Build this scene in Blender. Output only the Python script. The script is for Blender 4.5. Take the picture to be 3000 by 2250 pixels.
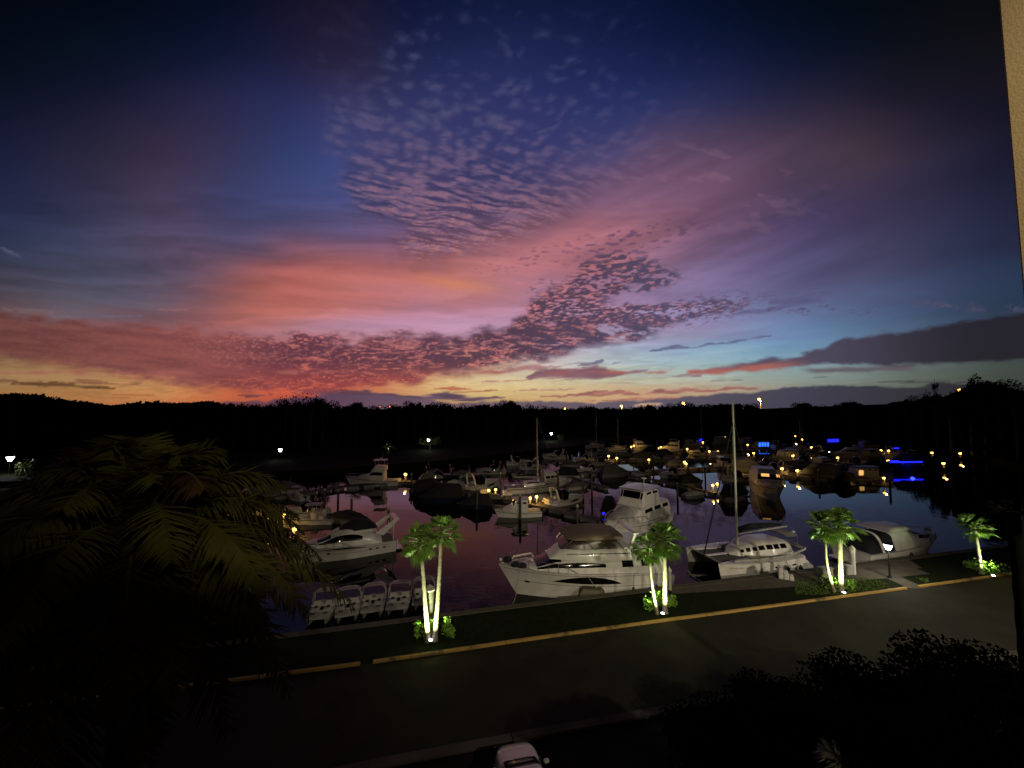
import bpy, bmesh, math, random
import numpy as np
from mathutils import Vector, Matrix, Euler
for o in list(bpy.data.objects): bpy.data.objects.remove(o, do_unlink=True)
scene = bpy.context.scene
col = scene.collection
rnd = random.Random(7)
R = math.radians
# ------------------------------------------------------------------ camera
F = 1127.0; CX, CY = 1500.0, 1125.0; CAMZ = 14.0; PITCH = math.atan(70/F)
cam_d = bpy.data.cameras.new('camera'); cam = bpy.data.objects.new('camera', cam_d); col.objects.link(cam)
cam_d.sensor_fit = 'HORIZONTAL'; cam_d.sensor_width = 36.0; cam_d.lens = 36.0*F/3000
cam_d.clip_start = 0.1; cam_d.clip_end = 12000
cam.location = (0, 0, CAMZ); cam.rotation_euler = (R(90)+PITCH, 0, 0)
scene.camera = cam
scene.render.resolution_x = 1024; scene.render.resolution_y = 768
# ------------------------------------------------------------------ world (last light after sunset; the cloudy sky itself is the dome below)
w = bpy.data.worlds.new('World'); scene.world = w; w.use_nodes = True
nt = w.node_tree; bg = nt.nodes['Background']
st = nt.nodes.new('ShaderNodeTexSky'); st.sky_type = 'NISHITA'; st.sun_disc = False
st.sun_elevation = R(-3); st.sun_rotation = R(-20)
nt.links.new(st.outputs[0], bg.inputs[0]); bg.inputs[1].default_value = 0.05
scene.view_settings.view_transform = 'Standard'; scene.view_settings.look = 'None'
scene.view_settings.exposure = 0.0; scene.view_settings.gamma = 1.0
scene.cycles.max_bounces = 6; scene.cycles.glossy_bounces = 3; scene.cycles.diffuse_bounces = 2
scene.cycles.sample_clamp_indirect = 4.0; scene.cycles.caustics_reflective = False; scene.cycles.caustics_refractive = False
# ------------------------------------------------------------------ picture-pixel helpers (photograph is 3000 x 2250)
SP, CP = math.sin(PITCH), math.cos(PITCH)
def ray(X, Y):
    a = (X-CX)/F; b = (CY-Y)/F
    return Vector((a, CP-b*SP, SP+b*CP))
def at(X, Y, z=-1.2):
    d = ray(X, Y); t = (z-CAMZ)/d.z; return Vector((0, 0, CAMZ))+d*t
def aty(X, Y, y):
    d = ray(X, Y); return Vector((0, 0, CAMZ))+d*(y/d.y)
# ------------------------------------------------------------------ sky
# ---- sky painter: photo-like sunset as a function of direction (gnomonic coordinates X, Y about the horizon) ----
def _hash(ix, iy, s):
    h = (ix.astype(np.int64)*374761393 + iy.astype(np.int64)*668265263 + s*1274126177) & 0x7fffffff
    h = ((h ^ (h >> 13))*1274126177) & 0x7fffffff
    return ((h ^ (h >> 16)) & 0xffff)/65535.0
def vnoise(x, y, s=0):
    ix, iy = np.floor(x), np.floor(y); fx, fy = x-ix, y-iy
    fx = fx*fx*fx*(fx*(fx*6-15)+10); fy = fy*fy*fy*(fy*(fy*6-15)+10)
    a, b = _hash(ix, iy, s), _hash(ix+1, iy, s); c, d = _hash(ix, iy+1, s), _hash(ix+1, iy+1, s)
    return (a+(b-a)*fx)*(1-fy)+(c+(d-c)*fx)*fy
def fbm(x, y, s=0, o=4, g=.5):
    t = 0; a = 1; n = 0
    for i in range(o):
        t = t+a*vnoise(x*2**i+17.3*i, y*2**i-9.1*i, s+i); n += a; a *= g
    return t/n
def cells(x, y, s=0):                       # 1 - distance to the nearest jittered cell centre
    ix, iy = np.floor(x), np.floor(y); best = np.full(x.shape, 9.0)
    for di in (-1, 0, 1):
        for dj in (-1, 0, 1):
            cx, cy = ix+di, iy+dj
            px = cx+.5+.75*(_hash(cx, cy, s)-.5); py = cy+.5+.75*(_hash(cx, cy, s+7)-.5)
            best = np.minimum(best, (x-px)**2+(y-py)**2)
    return 1-np.sqrt(best)
def ss(a, b, x):
    t = np.clip((x-a)/(b-a), 0, 1); return t*t*(3-2*t)
def pl(pts, X):
    p = np.array(pts, float); return np.interp(X, p[:, 0], p[:, 1])
SKY_ROWS = {
-500:[(-1500,1,4,12),(0,1,4,12),(1500,4,8,28),(3000,3,5,10)],
0:[(-1500,1,4,12),(0,2,6,18),(300,2,8,20),(600,3,12,35),(900,24,18,42),(1050,20,20,46),(1200,10,18,56),(1500,14,24,62),(1800,10,21,58),(2000,4,16,48),(2200,2,12,32),(2500,2,10,20),(2900,10,11,14)],
150:[(-1500,1,6,14),(0,3,12,24),(300,6,16,34),(600,12,20,50),(800,22,24,56),(950,36,28,56),(1050,38,34,66),(1200,28,36,82),(1500,28,38,88),(1800,22,34,84),(2000,18,26,70),(2300,8,18,46),(2600,12,16,28),(2900,18,17,24)],
300:[(-1500,3,8,20),(0,14,18,40),(300,24,24,52),(600,38,36,72),(850,38,44,98),(1000,54,52,100),(1200,46,52,106),(1500,44,48,104),(1800,36,48,108),(2000,36,44,95),(2300,32,32,64),(2600,28,24,40),(2900,20,19,34)],
450:[(-1500,8,12,28),(0,24,28,60),(300,42,38,60),(500,58,44,70),(700,50,50,92),(850,42,58,110),(1000,56,64,125),(1200,70,66,120),(1500,58,62,124),(1700,62,64,120),(1900,95,70,104),(2200,80,58,82),(2500,75,55,68),(2700,46,40,64),(2900,26,25,48)],
600:[(-1500,15,18,36),(0,34,40,76),(250,48,46,76),(500,72,58,88),(700,58,64,112),(900,58,70,130),(1000,62,76,140),(1300,90,76,130),(1500,88,78,132),(1700,125,86,122),(2000,118,78,104),(2200,105,72,102),(2350,66,56,92),(2600,56,48,80),(2900,32,34,60)],
700:[(-1500,25,28,45),(0,40,50,80),(250,56,60,92),(500,84,72,104),(700,86,74,110),(850,112,76,100),(1000,96,76,112),(1200,105,80,130),(1400,140,90,122),(1500,172,98,118),(1650,212,115,112),(1850,190,110,118),(2050,122,82,114),(2300,74,64,108),(2600,60,54,86),(2900,40,46,78)],
760:[(-1500,30,32,45),(0,50,56,82),(250,64,68,98),(500,90,74,104),(700,110,78,100),(850,165,84,88),(1000,190,95,92),(1150,205,105,100),(1300,205,110,108),(1450,225,125,112),(1600,215,120,125),(1750,175,110,140),(1900,160,108,140),(2050,122,98,142),(2300,84,76,120),(2600,64,62,96),(2900,40,52,84)],
820:[(-1500,40,38,45),(0,72,68,84),(250,82,84,108),(500,104,80,100),(700,150,84,86),(850,196,96,88),(1000,220,112,96),(1200,226,116,98),(1300,228,124,98),(1400,212,122,120),(1500,195,120,140),(1700,185,122,158),(2000,136,116,166),(2300,96,88,134),(2600,70,72,108),(2900,42,60,92)],
900:[(-1500,60,45,45),(0,115,80,82),(250,100,98,118),(400,108,104,130),(550,145,92,100),(700,200,104,90),(850,228,118,98),(1000,222,125,122),(1150,190,125,150),(1300,200,135,165),(1450,210,142,172),(1700,180,142,190),(2000,148,132,182),(2250,115,125,175),(2500,82,100,142),(2700,62,84,124),(2900,42,60,86)],
960:[(-1500,70,45,40),(0,122,76,74),(250,140,88,88),(500,150,88,92),(700,185,110,115),(900,200,135,155),(1000,205,145,175),(1200,212,152,188),(1450,208,156,195),(1700,185,158,202),(1900,185,150,190),(2050,160,148,190),(2200,122,142,192),(2400,96,128,174),(2700,66,86,116),(2900,52,64,78)],
1010:[(-1500,80,50,35),(0,128,74,64),(300,150,78,70),(600,168,90,86),(900,205,125,130),(1200,215,150,160),(1450,218,175,200),(1650,205,180,205),(1850,170,185,215),(2050,145,178,212),(2250,115,162,205),(2450,105,145,180),(2700,84,100,115),(2900,60,70,75)],
1050:[(-1500,80,50,35),(0,158,116,78),(150,160,108,72),(300,155,82,66),(600,170,80,70),(900,205,95,85),(1200,232,150,120),(1400,238,190,165),(1550,225,200,195),(1750,198,208,216),(2000,168,202,220),(2200,142,186,208),(2400,132,166,182),(2700,98,114,116),(2900,68,78,76)],
1100:[(-1500,100,70,40),(0,180,136,86),(250,196,146,92),(450,222,160,98),(600,232,124,72),(800,222,92,64),(1000,232,98,66),(1150,240,140,88),(1300,240,196,140),(1500,232,212,172),(1700,225,218,175),(1850,205,215,195),(2100,180,195,182),(2400,140,158,150),(2700,94,104,94),(2900,68,76,66)],
1145:[(-1500,100,65,30),(0,170,120,64),(300,202,134,72),(500,224,150,82),(650,230,112,64),(800,232,92,60),(950,225,88,62),(1100,222,120,80),(1250,238,190,118),(1450,240,206,128),(1700,232,190,134),(1900,224,176,128),(2100,205,170,132),(2300,150,145,128),(2600,98,102,94),(2900,60,66,58)],
1200:[(-1500,80,50,25),(0,150,98,50),(400,200,112,60),(700,200,90,60),(900,150,70,60),(1200,200,130,85),(1500,225,165,100),(1900,190,140,105),(2200,120,105,95),(2600,72,74,72),(2900,48,52,48)],
1300:[(-1500,8,7,6),(0,10,8,6),(3000,8,8,8)],
}
def _base():
    gx = np.arange(-1500, 4521, 20.0); gy = np.arange(-500, 1321, 10.0)
    ks = sorted(SKY_ROWS); rows = []
    for k in ks:
        p = np.array(SKY_ROWS[k] + [(4500, 2, 3, 5)], float)
        rows.append(np.stack([np.interp(gx, p[:, 0], p[:, c]) for c in (1, 2, 3)], -1))
    rows = np.array(rows); ks = np.array(ks, float)
    t = np.interp(gy, ks, np.arange(len(ks))); i = np.minimum(t.astype(int), len(ks)-2); f = (t-i)[:, None, None]
    f = f*f*(3-2*f)*.35+f*.65
    g = rows[i]*(1-f)+rows[i+1]*f
    def blur(a, s, ax):
        n = int(3*s)+1; k = np.exp(-.5*(np.arange(-n, n+1)/s)**2); k /= k.sum()
        pad = [(0, 0)]*3; pad[ax] = (n, n); b = np.pad(a, pad, mode='edge'); o = np.zeros_like(a)
        for j, w in enumerate(k): o += w*np.take(b, np.arange(a.shape[ax])+j, ax)
        return o
    g = blur(g, 2.6, 1)
    a = blur(g, 5.0, 0); b = blur(g, 1.1, 0)
    w = ss(780, 980, gy)[:, None, None]
    return gx, gy, a*(1-w)+b*w
SKYB = _base()
def left0_(X): return 0
def sky_rgb(X, Y):
    """display-referred (sRGB 0..255) colour of the sky in gnomonic picture-plane coordinates, horizon at Y = 1195"""
    gx, gy, G = SKYB
    h = np.maximum(1195-Y, 6.0); r = 1127.0
    px = (X-1500)/h; py = r/h                     # cloud-plane coordinates (perspective towards the horizon)
    # slow warp so that no band is a ruled line
    wx = (fbm(px*1.1+3, py*1.1, 11, 4)-.5); wy = (fbm(px*1.3-7, py*1.3+5, 23, 4)-.5)
    w2 = fbm(X/260+3, Y/90, 31, 5)-.5
    amp = ss(1195, 700, Y)
    Xs = X+wx*(60+120*amp)+w2*40; Ys = Y+wy*(18+70*amp)+w2*(6+22*amp)
    fx = np.clip((Xs-gx[0])/20, 0, len(gx)-1.001); fy = np.clip((Ys-gy[0])/10, 0, len(gy)-1.001)
    i = fy.astype(int); j = fx.astype(int); a = (fy-i)[..., None]; b = (fx-j)[..., None]
    C = (G[i, j]*(1-b)+G[i, j+1]*b)*(1-a)+(G[i+1, j]*(1-b)+G[i+1, j+1]*b)*a
    lum = np.clip(C.mean(-1)/200, 0, 1)
    def mix(C, col, m):
        m = np.clip(m, 0, 1)[..., None]; return C*(1-m)+np.asarray(col, float)*m
    # silky streaks in the warm band
    Yr = Y+.12*(X-1500)*ss(1500, 2600, X)-.05*(X-900)*ss(1500, 200, X)
    st = fbm(X/230+2*wx, Yr/26+wx*3, 41, 5)-.5
    C = C*(1+(.30*st*ss(450, 700, Y)*ss(2500, 1900, X))[..., None])
    # diagonal pink veil edges (upper right sweep of the band)
    sw = fbm((X+1.2*Y)/330, (Y+.42*X)/55, 47, 5)-.5
    C = C*(1+(.32*sw*ss(1500, 1800, X)*ss(2700, 2300, X)*ss(350, 480, Y)*ss(900, 760, Y))[..., None])
    # --- A: pale pink altocumulus puffs high over the blue ---
    u = (px+.45*py)*15; v = (py-.25*px)*17
    q = fbm(u*.4, v*.4, 5, 3)-.5
    pf = cells(u*.9+q*1.6, v*1.0+q*1.4, 3)*.62+fbm(u*1.5, v*1.5, 9, 5)*.58
    # rows that run down to the right and converge
    ra = Y-.34*(X-1150)-.00018*(X-1150)*np.abs(X-1150); rb_ = X+.3*Y
    ra = ra+(fbm(X/120, Y/70, 15, 3)-.5)*60
    row = fbm(rb_/85, ra/np.interp(Y, [250, 500, 760], [30, 19, 11]), 17, 4)
    left = pl([(-200,900),(150,880),(250,960),(400,985),(500,1015),(600,1065),(680,1125),(760,1190)], Y)
    edge = ss(left-40, left+70, X+(fbm(X/70, Y/60, 61, 3)-.5)*190)
    bot = pl([(900,760),(1100,792),(1300,800),(1500,752),(1620,690),(1750,590),(2000,520),(2300,470)], X)
    mA = edge*ss(bot+25, bot-70, Y+wy*60)*ss(2350, 1500, X+.25*Y)
    dens = ss(60, 560, Y)*.22+ss(2100, 1200, X)*.10-.015+(fbm(X/330, Y/260, 66, 3)-.5)*.25
    low = ss(330, 620, Y)
    tex = pf*(1-.80*low)+(.95*row)*low*.80+.12*(fbm(u*3, v*3, 19, 4)-.5)
    th = (.76-dens)*(1-low)+.405*low; pA = ss(th-.05, th+.40-.14*low, tex)*mA*1.12
    n2 = fbm(u*2.1, v*2.1, 71, 3)
    t = ss(230, 640, Y+(n2-.5)*160)[..., None]
    colA = np.array([82, 82, 122.])*(1-t)+np.array([158, 110, 142.])*t
    t2 = (ss(440, 740, Y)*ss(.40, .66, n2)*ss(.3, .9, pA))[..., None]; colA = colA*(1-t2)+np.array([218, 136, 132.])*t2
    fade = (ss(-60, 220, Y)*.65+.35)*(1-.75*ss(1200, 1050, X)*ss(330, 200, Y))
    C = C*(1-(mA*low*.24)[..., None])
    m = (pA*fade*(.50+.14*low))[..., None]; C = C*(1-m)+colA*m
    # --- right-hand veil puffs (small pink tufts) ---
    m = ss(.60, .74, fbm((X+Y)/85, (Y-.3*X)/30, 83, 5))*ss(1750, 1850, X)*ss(2500, 2200, X)*ss(380, 460, Y)*ss(740, 620, Y)
    C = mix(C, (150, 105, 130), m*.28)
    # golden flame
    d = ((X-1330-(Y-828)*1.5)/95)**2+((Y-828-(X-1330)*.10)/17)**2
    C = mix(C, (246, 146, 92), np.exp(-d)*.55)
    # --- horizon streaks (thin, flat) ---
    for (x0, x1, yc, hh, tilt, col, dn) in SKY_STREAKS:
        xm = (x0+x1)/2; tt = np.clip((X-x0)/(x1-x0), 0, 1); wdt = hh*np.sqrt(np.clip(4*tt*(1-tt), 0, 1))**1.1
        n = fbm(X/(20+hh*4)+yc, (Y-tilt*X)/(4+hh*.5)+yc, 91, 4)-.5; n1 = fbm(X/(60+hh*5)+yc*3, Y*0+yc, 95, 4)-.5
        dd = np.abs(Y-(yc+tilt*(X-xm))+n1*hh*2.4)/np.maximum(wdt*(1+1.6*n1), 1e-3)
        C = mix(C, np.asarray(col)*(1+n[..., None]*.5), ss(1.25, .45, dd+n*1.9)*dn*(X > x0)*(X < x1))
    # --- B: dark altocumulus bank, lit red from below ---
    top = pl([(-1500,880),(0,905),(200,930),(450,945),(650,972),(850,980),(1000,985),(1150,978),(1350,985),(1480,945),(1560,880),(1610,850),(1680,810),(1720,755),(1790,735),(1880,738),(1930,760),(1985,800),(2060,830),(2140,860),(2200,890)], X)
    btm = pl([(-1500,1040),(0,1035),(100,1050),(300,1085),(450,1110),(620,1135),(900,1150),(1150,1125),(1300,1100),(1450,1075),(1600,1050),(1720,1010),(1850,1000),(1950,960),(2060,930),(2200,905)], X)
    notch = ss(1735, 1830, X)*ss(34, 14, np.abs(Y-(868-.16*(X-1850))+wy*30)*np.interp(X,[1750,1980,2150],[1.4,.75,.5])+(fbm(X/40,Y/18,211,4)-.5)*40)*.92
    e = fbm(X/55, Y/22, 101, 4)-.5
    inB = ss(-16, 24, Y-top+e*60)*ss(-16, 22, btm-Y+e*44)
    s = 15.0
    U = (px*.92+.38*py)*s; V = (py*.95-.30*px)*s
    q = fbm(U*.35, V*.35, 107, 3)-.5
    Vw = V*1.02+q*4.5; Uw = U*.62+q*2
    cb = cells(Uw, Vw, 13); rb = .5+.5*np.sin(Vw*3.1+fbm(U*.8, V*.5, 115, 3)*9)
    fb = fbm(U*1.5, V*1.7, 111, 5)
    # near the horizon the ripples would fall below one sample: swap to picture-scale ripples
    Yl = Y+.10*np.minimum(X-900, 500)-.12*np.maximum(X-1400, 0)
    rg = lambda n: 1-np.abs(2*n-1)*2.2
    r1 = rg(fbm(X/120+wx*2, Yl/13+wx*5, 161, 3)); r2 = rg(fbm(X/80+5, Yl/9.5-wx*4, 171, 3))
    rp = fbm(X/52+wx*2, (Y+.10*(X-900))/7.5+wx*8, 121, 3)
    rp2 = .5+.5*np.sin((Y-.10*np.maximum(X-1250, 0)+fbm(X/95, Y/32, 124, 4)*52)*.50)
    far = ss(890, 985, Y+.12*(X-1500)*(X < 1500))
    near = cb*.50+rb*.08+fb*.62
    body = near*(1-far)+(.84-.30*np.clip(np.maximum(r1, r2*.9), 0, 1)**1.5-.35*(rp-.5))*far
    body = body*(1-.0*left0_(X))
    xr = ss(1500, 2000, X)
    cov = .80-.18*ss(1640, 2050, X)-.30*ss(1990, 2200, X)
    holes = fbm(X/60, Y/24, 131, 4)
    dB = ss(.52-cov*.24, .78-cov*.24, body-.26*ss(.50, .70, holes)*(.35+xr))
    warm = ss(2000, 1450, X-(Y-900)*.6)
    lt = ss(.56, .40, body)*warm
    left0 = ss(900, 420, X)
    darkc = np.stack([np.interp(X, [0, 500, 900, 1500, 2000], [92, 108, 100, 78, 76]), np.interp(X, [0, 500, 900, 1500, 2000], [46, 56, 52, 52, 70]), np.interp(X, [0, 500, 900, 1500, 2000], [48, 64, 70, 72, 104])], -1)
    litc = np.stack([np.interp(X, [0, 500, 900, 1600, 2000], [142, 184, 232, 236, 190]), np.interp(X, [0, 500, 900, 1600, 2000], [84, 96, 118, 118, 110]), np.interp(X, [0, 500, 900, 1600, 2000], [74, 84, 106, 108, 120])], -1)
    ty = ss(1040, 1130, Y)[..., None]*ss(500, 900, X)[..., None]
    darkc = darkc*(1-ty*.8)+np.array([168, 66, 66.])*ty*.8; litc = litc*(1-ty*.7)+np.array([236, 104, 74.])*ty*.7
    soft = (1-.55*left0)
    k = ss(.46, .70, body+.10*(rp-.5))
    sm = ss(.25, .75, fbm(X/170, (Y-.10*X)/17, 181, 5)); k = k*(1-left0*.8)+sm*left0*.8
    k = (k-.5)*soft+.5
    colB = litc*(1-k[..., None])+darkc*k[..., None]
    mb = inB*(dB*(1-warm*.0))*(1-notch)
    solid = inB*ss(1850, 1480, X)*.80*(1-notch)
    m = np.clip(np.maximum(mb*.93, solid), 0, 1)[..., None]
    C = C*(1-m)+colB*m
    # stray dark flakes around the bank
    fl = ss(.60, .70, cells(U*.8, V*1.1, 29)*.42+fb*.58)
    for (cx, cy, rx, ry, dn) in ((1900,690,200,50,.9),(1700,720,180,50,.45),(2060,900,140,50,.9),(1620,840,90,40,.8),(2180,900,120,40,.35),(1500,760,120,36,.5),(2030,650,120,30,.5),(2250,860,160,26,.3)):
        d = ((X-cx)/rx)**2+((Y-cy+.25*(X-cx))/ry)**2
        C = mix(C, (104, 70, 102), fl*ss(1.2, .3, d+e)*dn*.8)
    # --- D: big dark bank on the right, red along its lower left ---
    top = pl([(1990,1085),(2100,1072),(2260,1040),(2300,1046),(2420,1015),(2470,985),(2560,976),(2700,955),(2900,925),(3200,880),(4500,860)], X)
    btm = pl([(1990,1090),(2100,1094),(2300,1074),(2420,1062),(2600,1068),(2750,1060),(3000,1048),(4500,1040)], X)
    e = fbm(X/60, Y/16, 141, 5)-.5
    mD = ss(-6, 9, Y-top+e*26)*ss(-6, 9, btm-Y+e*22)
    cD = np.array([74, 66, 88.])*np.ones(X.shape+(1,)); t = ss(2350, 2900, X)[..., None]; cD = cD*(1-t)+np.array([38, 35, 44.])*t
    t = (ss(-34, -8, Y-btm+e*22)*ss(2420, 2230, X)*.9)[..., None]; cD = cD*(1-t)+np.array([190, 98, 88.])*t
    C = C*(1-(mD*.95)[..., None])+cD*(mD*.95)[..., None]
    m = ss(12, 2, np.abs(Y-(1078-.012*(X-2500))+e*16))*ss(2330, 2400, X)*ss(2720, 2640, X)
    C = mix(C, (92, 80, 88), m*.8)
    # --- E: bank lying on the horizon ---
    e = fbm(X/48, Y/14, 151, 5)-.5
    top = pl([(-1500,1176),(600,1176),(780,1168),(870,1158),(1000,1148),(1120,1150),(1240,1166),(1330,1172),(1395,1176),(1410,1170),(1480,1172),(1560,1172),(1720,1172),(1900,1166),(2010,1158),(2100,1150),(2180,1142),(2240,1138),(2300,1130),(2430,1124),(2560,1126),(2660,1130),(2780,1112),(2900,1120),(4500,1110)], X)
    mE = ss(-3, 5, Y-top+e*16-6*np.abs(vnoise(X/34, Y*0, 155)-.5))*ss(560, 700, X)
    cE = np.stack([np.interp(X, [0, 600, 900, 1300, 1900, 2400, 2900], [120, 120, 92, 112, 92, 60, 42]), np.interp(X, [0, 600, 900, 1300, 1900, 2400, 2900], [70, 66, 62, 88, 84, 58, 42]), np.interp(X, [0, 600, 900, 1300, 1900, 2400, 2900], [70, 72, 90, 104, 104, 76, 42])], -1)
    C = C*(1-(mE*.95)[..., None])+cE*(mE*.95)[..., None]
    # small pale gap near the bridge
    d = ((X-1900)/42)**2+((Y-1182+.08*(X-1900))/6)**2
    C = mix(C, (226, 176, 140), ss(1.3, .6, d+e*1.2)*.9)
    # lower sky fades out below the horizon
    g = C.mean(-1, keepdims=True); C = g+(C-g)*.86
    C = C*(1-.09*ss(60, 200, g)-(.05*ss(1700, 300, X)*ss(650, 850, Y))[..., None])
    C = C*ss(1330, 1215, Y)[..., None]
    return np.clip(C, 0, 255)
SKY_STREAKS = [(1000,1480,1163,10,-.0,(98,72,96),.95),(880,1180,1150,12,.0,(92,62,84),.9),(1270,1390,1137,3.5,.02,(214,112,80),.9),(1330,1460,1142,3,-.03,(180,98,80),.85),
 (1410,1560,1113,3,-.05,(196,118,104),.6),(1540,1830,1098,15,-.06,(134,84,100),.9),(1640,1900,1094,8,-.10,(140,100,118),.7),(1450,1620,1080,7,-.12,(176,104,112),.7),(1500,1700,1138,3,-.03,(180,122,112),.7),
 (1570,2240,1146,6,-.035,(172,102,96),.9),(1730,2170,1163,4.5,-.03,(182,112,100),.85),(1690,1770,1060,6,-.15,(120,98,136),.7),(1790,1820,1060,2,-.1,(130,110,150),.5),(1900,2260,1005,5,-.13,(96,100,142),.75),
 (1960,2060,1100,4,-.05,(140,108,118),.7),(1780,1870,1120,2.5,-.02,(160,130,130),.6),(2080,2190,1110,2.5,-.06,(110,120,126),.6),(2370,2430,1100,2,0,(100,106,108),.6),(2560,2900,1114,2.5,-.01,(62,66,62),.6),(2140,2420,885,22,-.13,(84,80,124),.55),
 (2250,2440,870,12,-.18,(84,78,118),.4),(20,350,1126,5,.05,(96,64,36),.8),(-300,300,1112,4,.03,(120,70,50),.7),(210,420,1117,5,.06,(150,96,66),.7),(250,300,1133,2,.05,(90,60,36),.7),(300,460,1153,3,.02,(170,90,50),.5),(520,860,1122,6,.05,(246,150,92),.5),
 (690,800,1153,3,0,(90,62,72),.8),(690,760,1160,2,0,(110,66,66),.7),(300,560,1104,5,.05,(190,110,74),.6),(0,160,900,14,.12,(150,130,130),.3),(140,420,922,4,-.0,(110,122,146),.35),(0,60,735,4,.4,(110,100,120),.5),(1510,1570,829,5,.16,(224,124,130),.6),(540,660,835,5,-.05,(150,98,112),.35),(460,560,905,3,0,(205,125,125),.4),(440,640,975,4,.08,(205,115,115),.45)]
def build_sky():
    xs = np.arange(-260, 3262, 3.1); az = np.arctan((xs-1500)/1127.0)
    side = np.linspace(az[-1], math.pi, 40)[1:]
    az = np.concatenate([-side[::-1], az, side])
    ys = np.arange(-320, 1330, 3.1)[::-1]; el = np.arctan((1195-ys)/1127.0)
    el = np.concatenate([[-.9, -.5, -.25], el, np.linspace(el[-1], math.pi/2, 24)[1:]])
    A, E = np.meshgrid(az, el)
    dx, dy, dz = np.sin(A)*np.cos(E), np.cos(A)*np.cos(E), np.sin(E)
    depth = dy*CP+dz*SP; up = -dy*SP+dz*CP
    front = depth > .12; dd = np.maximum(depth, .12)
    X = CX+F*dx/dd; Y = CY-F*up/dd
    C = np.zeros(A.shape+(3,)); C[:] = (4, 7, 18)
    k = front & (X > -900) & (X < 3900) & (Y > -480)
    C[k] = sky_rgb(X[k], np.minimum(Y[k], 1400))
    wgt = ss(-700, -260, X)*ss(3800, 3300, X)*ss(-460, -250, Y)*front
    night = np.array([5, 8, 20.])*np.ones_like(C)
    C = C*wgt[..., None]+night*(1-wgt[..., None])
    C = C*ss(-.08, -.02, E)[..., None]
    c = C/255.0; lin = np.where(c <= .04045, c/12.92, ((c+.055)/1.055)**2.4)
    RD = 5000.0; V = np.stack([dx*RD, dy*RD, dz*RD], -1).reshape(-1, 3)
    ny, nx = A.shape; idx = np.arange(ny*nx).reshape(ny, nx)
    q = np.stack([idx[:-1, :-1], idx[1:, :-1], idx[1:, 1:], idx[:-1, 1:]], -1).reshape(-1, 4)
    me = bpy.data.meshes.new('sky'); me.vertices.add(len(V)); me.vertices.foreach_set('co', V.astype(np.float32).ravel())
    me.loops.add(q.size); me.loops.foreach_set('vertex_index', q.astype(np.int32).ravel())
    me.polygons.add(len(q)); me.polygons.foreach_set('loop_start', np.arange(0, q.size, 4, dtype=np.int32)); me.polygons.foreach_set('loop_total', np.full(len(q), 4, np.int32))
    me.update(); at_ = me.color_attributes.new('sky_light', 'FLOAT_COLOR', 'POINT')
    rgba = np.concatenate([lin.reshape(-1, 3), np.ones((len(V), 1))], 1).astype(np.float32); at_.data.foreach_set('color', rgba.ravel())
    o = bpy.data.objects.new('sky', me); col.objects.link(o); o['kind'] = 'structure'
    m = bpy.data.materials.new('sky_light'); m.use_nodes = True; n = m.node_tree.nodes; n.clear()
    out = n.new('ShaderNodeOutputMaterial'); em = n.new('ShaderNodeEmission'); a = n.new('ShaderNodeAttribute'); a.attribute_name = 'sky_light'
    m.node_tree.links.new(a.outputs['Color'], em.inputs[0]); em.inputs[1].default_value = 1.0; m.node_tree.links.new(em.outputs[0], out.inputs[0])
    m.cycles.emission_sampling = 'NONE'; me.materials.append(m)
build_sky()
# ------------------------------------------------------------------ materials
MATS = {}
def mat(name, c, rough=.5, metal=0.0, var=.12, scale=3.0, bump=0.0, spec=.5, c2=None, coat=0.0, bscale=None):
    if name in MATS: return MATS[name]
    m = bpy.data.materials.new(name); m.use_nodes = True; n = m.node_tree.nodes; l = m.node_tree.links; b = n['Principled BSDF']
    tc = n.new('ShaderNodeTexCoord'); nz = n.new('ShaderNodeTexNoise'); nz.inputs['Scale'].default_value = scale; nz.inputs['Detail'].default_value = 6; nz.inputs['Roughness'].default_value = .6
    l.new(tc.outputs['Object'], nz.inputs['Vector'])
    rp = n.new('ShaderNodeValToRGB'); rp.color_ramp.elements[0].position = .3; rp.color_ramp.elements[1].position = .7
    d = c2 if c2 else tuple(x*(1-2*var) for x in c); rp.color_ramp.elements[0].color = (*d, 1); rp.color_ramp.elements[1].color = (*c, 1)
    l.new(nz.outputs['Fac'], rp.inputs[0]); l.new(rp.outputs[0], b.inputs['Base Color'])
    b.inputs['Roughness'].default_value = rough; b.inputs['Metallic'].default_value = metal; b.inputs['Specular IOR Level'].default_value = spec; b.inputs['Coat Weight'].default_value = coat
    if bump:
        bp = n.new('ShaderNodeBump'); bp.inputs['Strength'].default_value = bump; bp.inputs['Distance'].default_value = .03
        nb = n.new('ShaderNodeTexNoise'); nb.inputs['Scale'].default_value = bscale or scale*6; nb.inputs['Detail'].default_value = 4; l.new(tc.outputs['Object'], nb.inputs['Vector'])
        l.new(nb.outputs['Fac'], bp.inputs['Height']); l.new(bp.outputs[0], b.inputs['Normal'])
    MATS[name] = m; return m
def glow(name, c, s, sampling=None):
    if name in MATS: return MATS[name]
    m = bpy.data.materials.new(name); m.use_nodes = True; b = m.node_tree.nodes['Principled BSDF']
    b.inputs['Base Color'].default_value = (*c, 1); b.inputs['Emission Color'].default_value = (*c, 1); b.inputs['Emission Strength'].default_value = s
    if sampling: m.cycles.emission_sampling = sampling
    MATS[name] = m; return m
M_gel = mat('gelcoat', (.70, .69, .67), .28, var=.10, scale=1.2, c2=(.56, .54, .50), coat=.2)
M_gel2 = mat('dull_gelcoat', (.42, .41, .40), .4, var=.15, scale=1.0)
M_gelg = mat('grey_hull_paint', (.20, .20, .21), .35, var=.15)
M_navy = mat('navy_hull_paint', (.012, .016, .04), .25)
M_deck = mat('nonskid_deck', (.46, .44, .40), .7, var=.12, scale=4, bump=.2)
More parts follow.
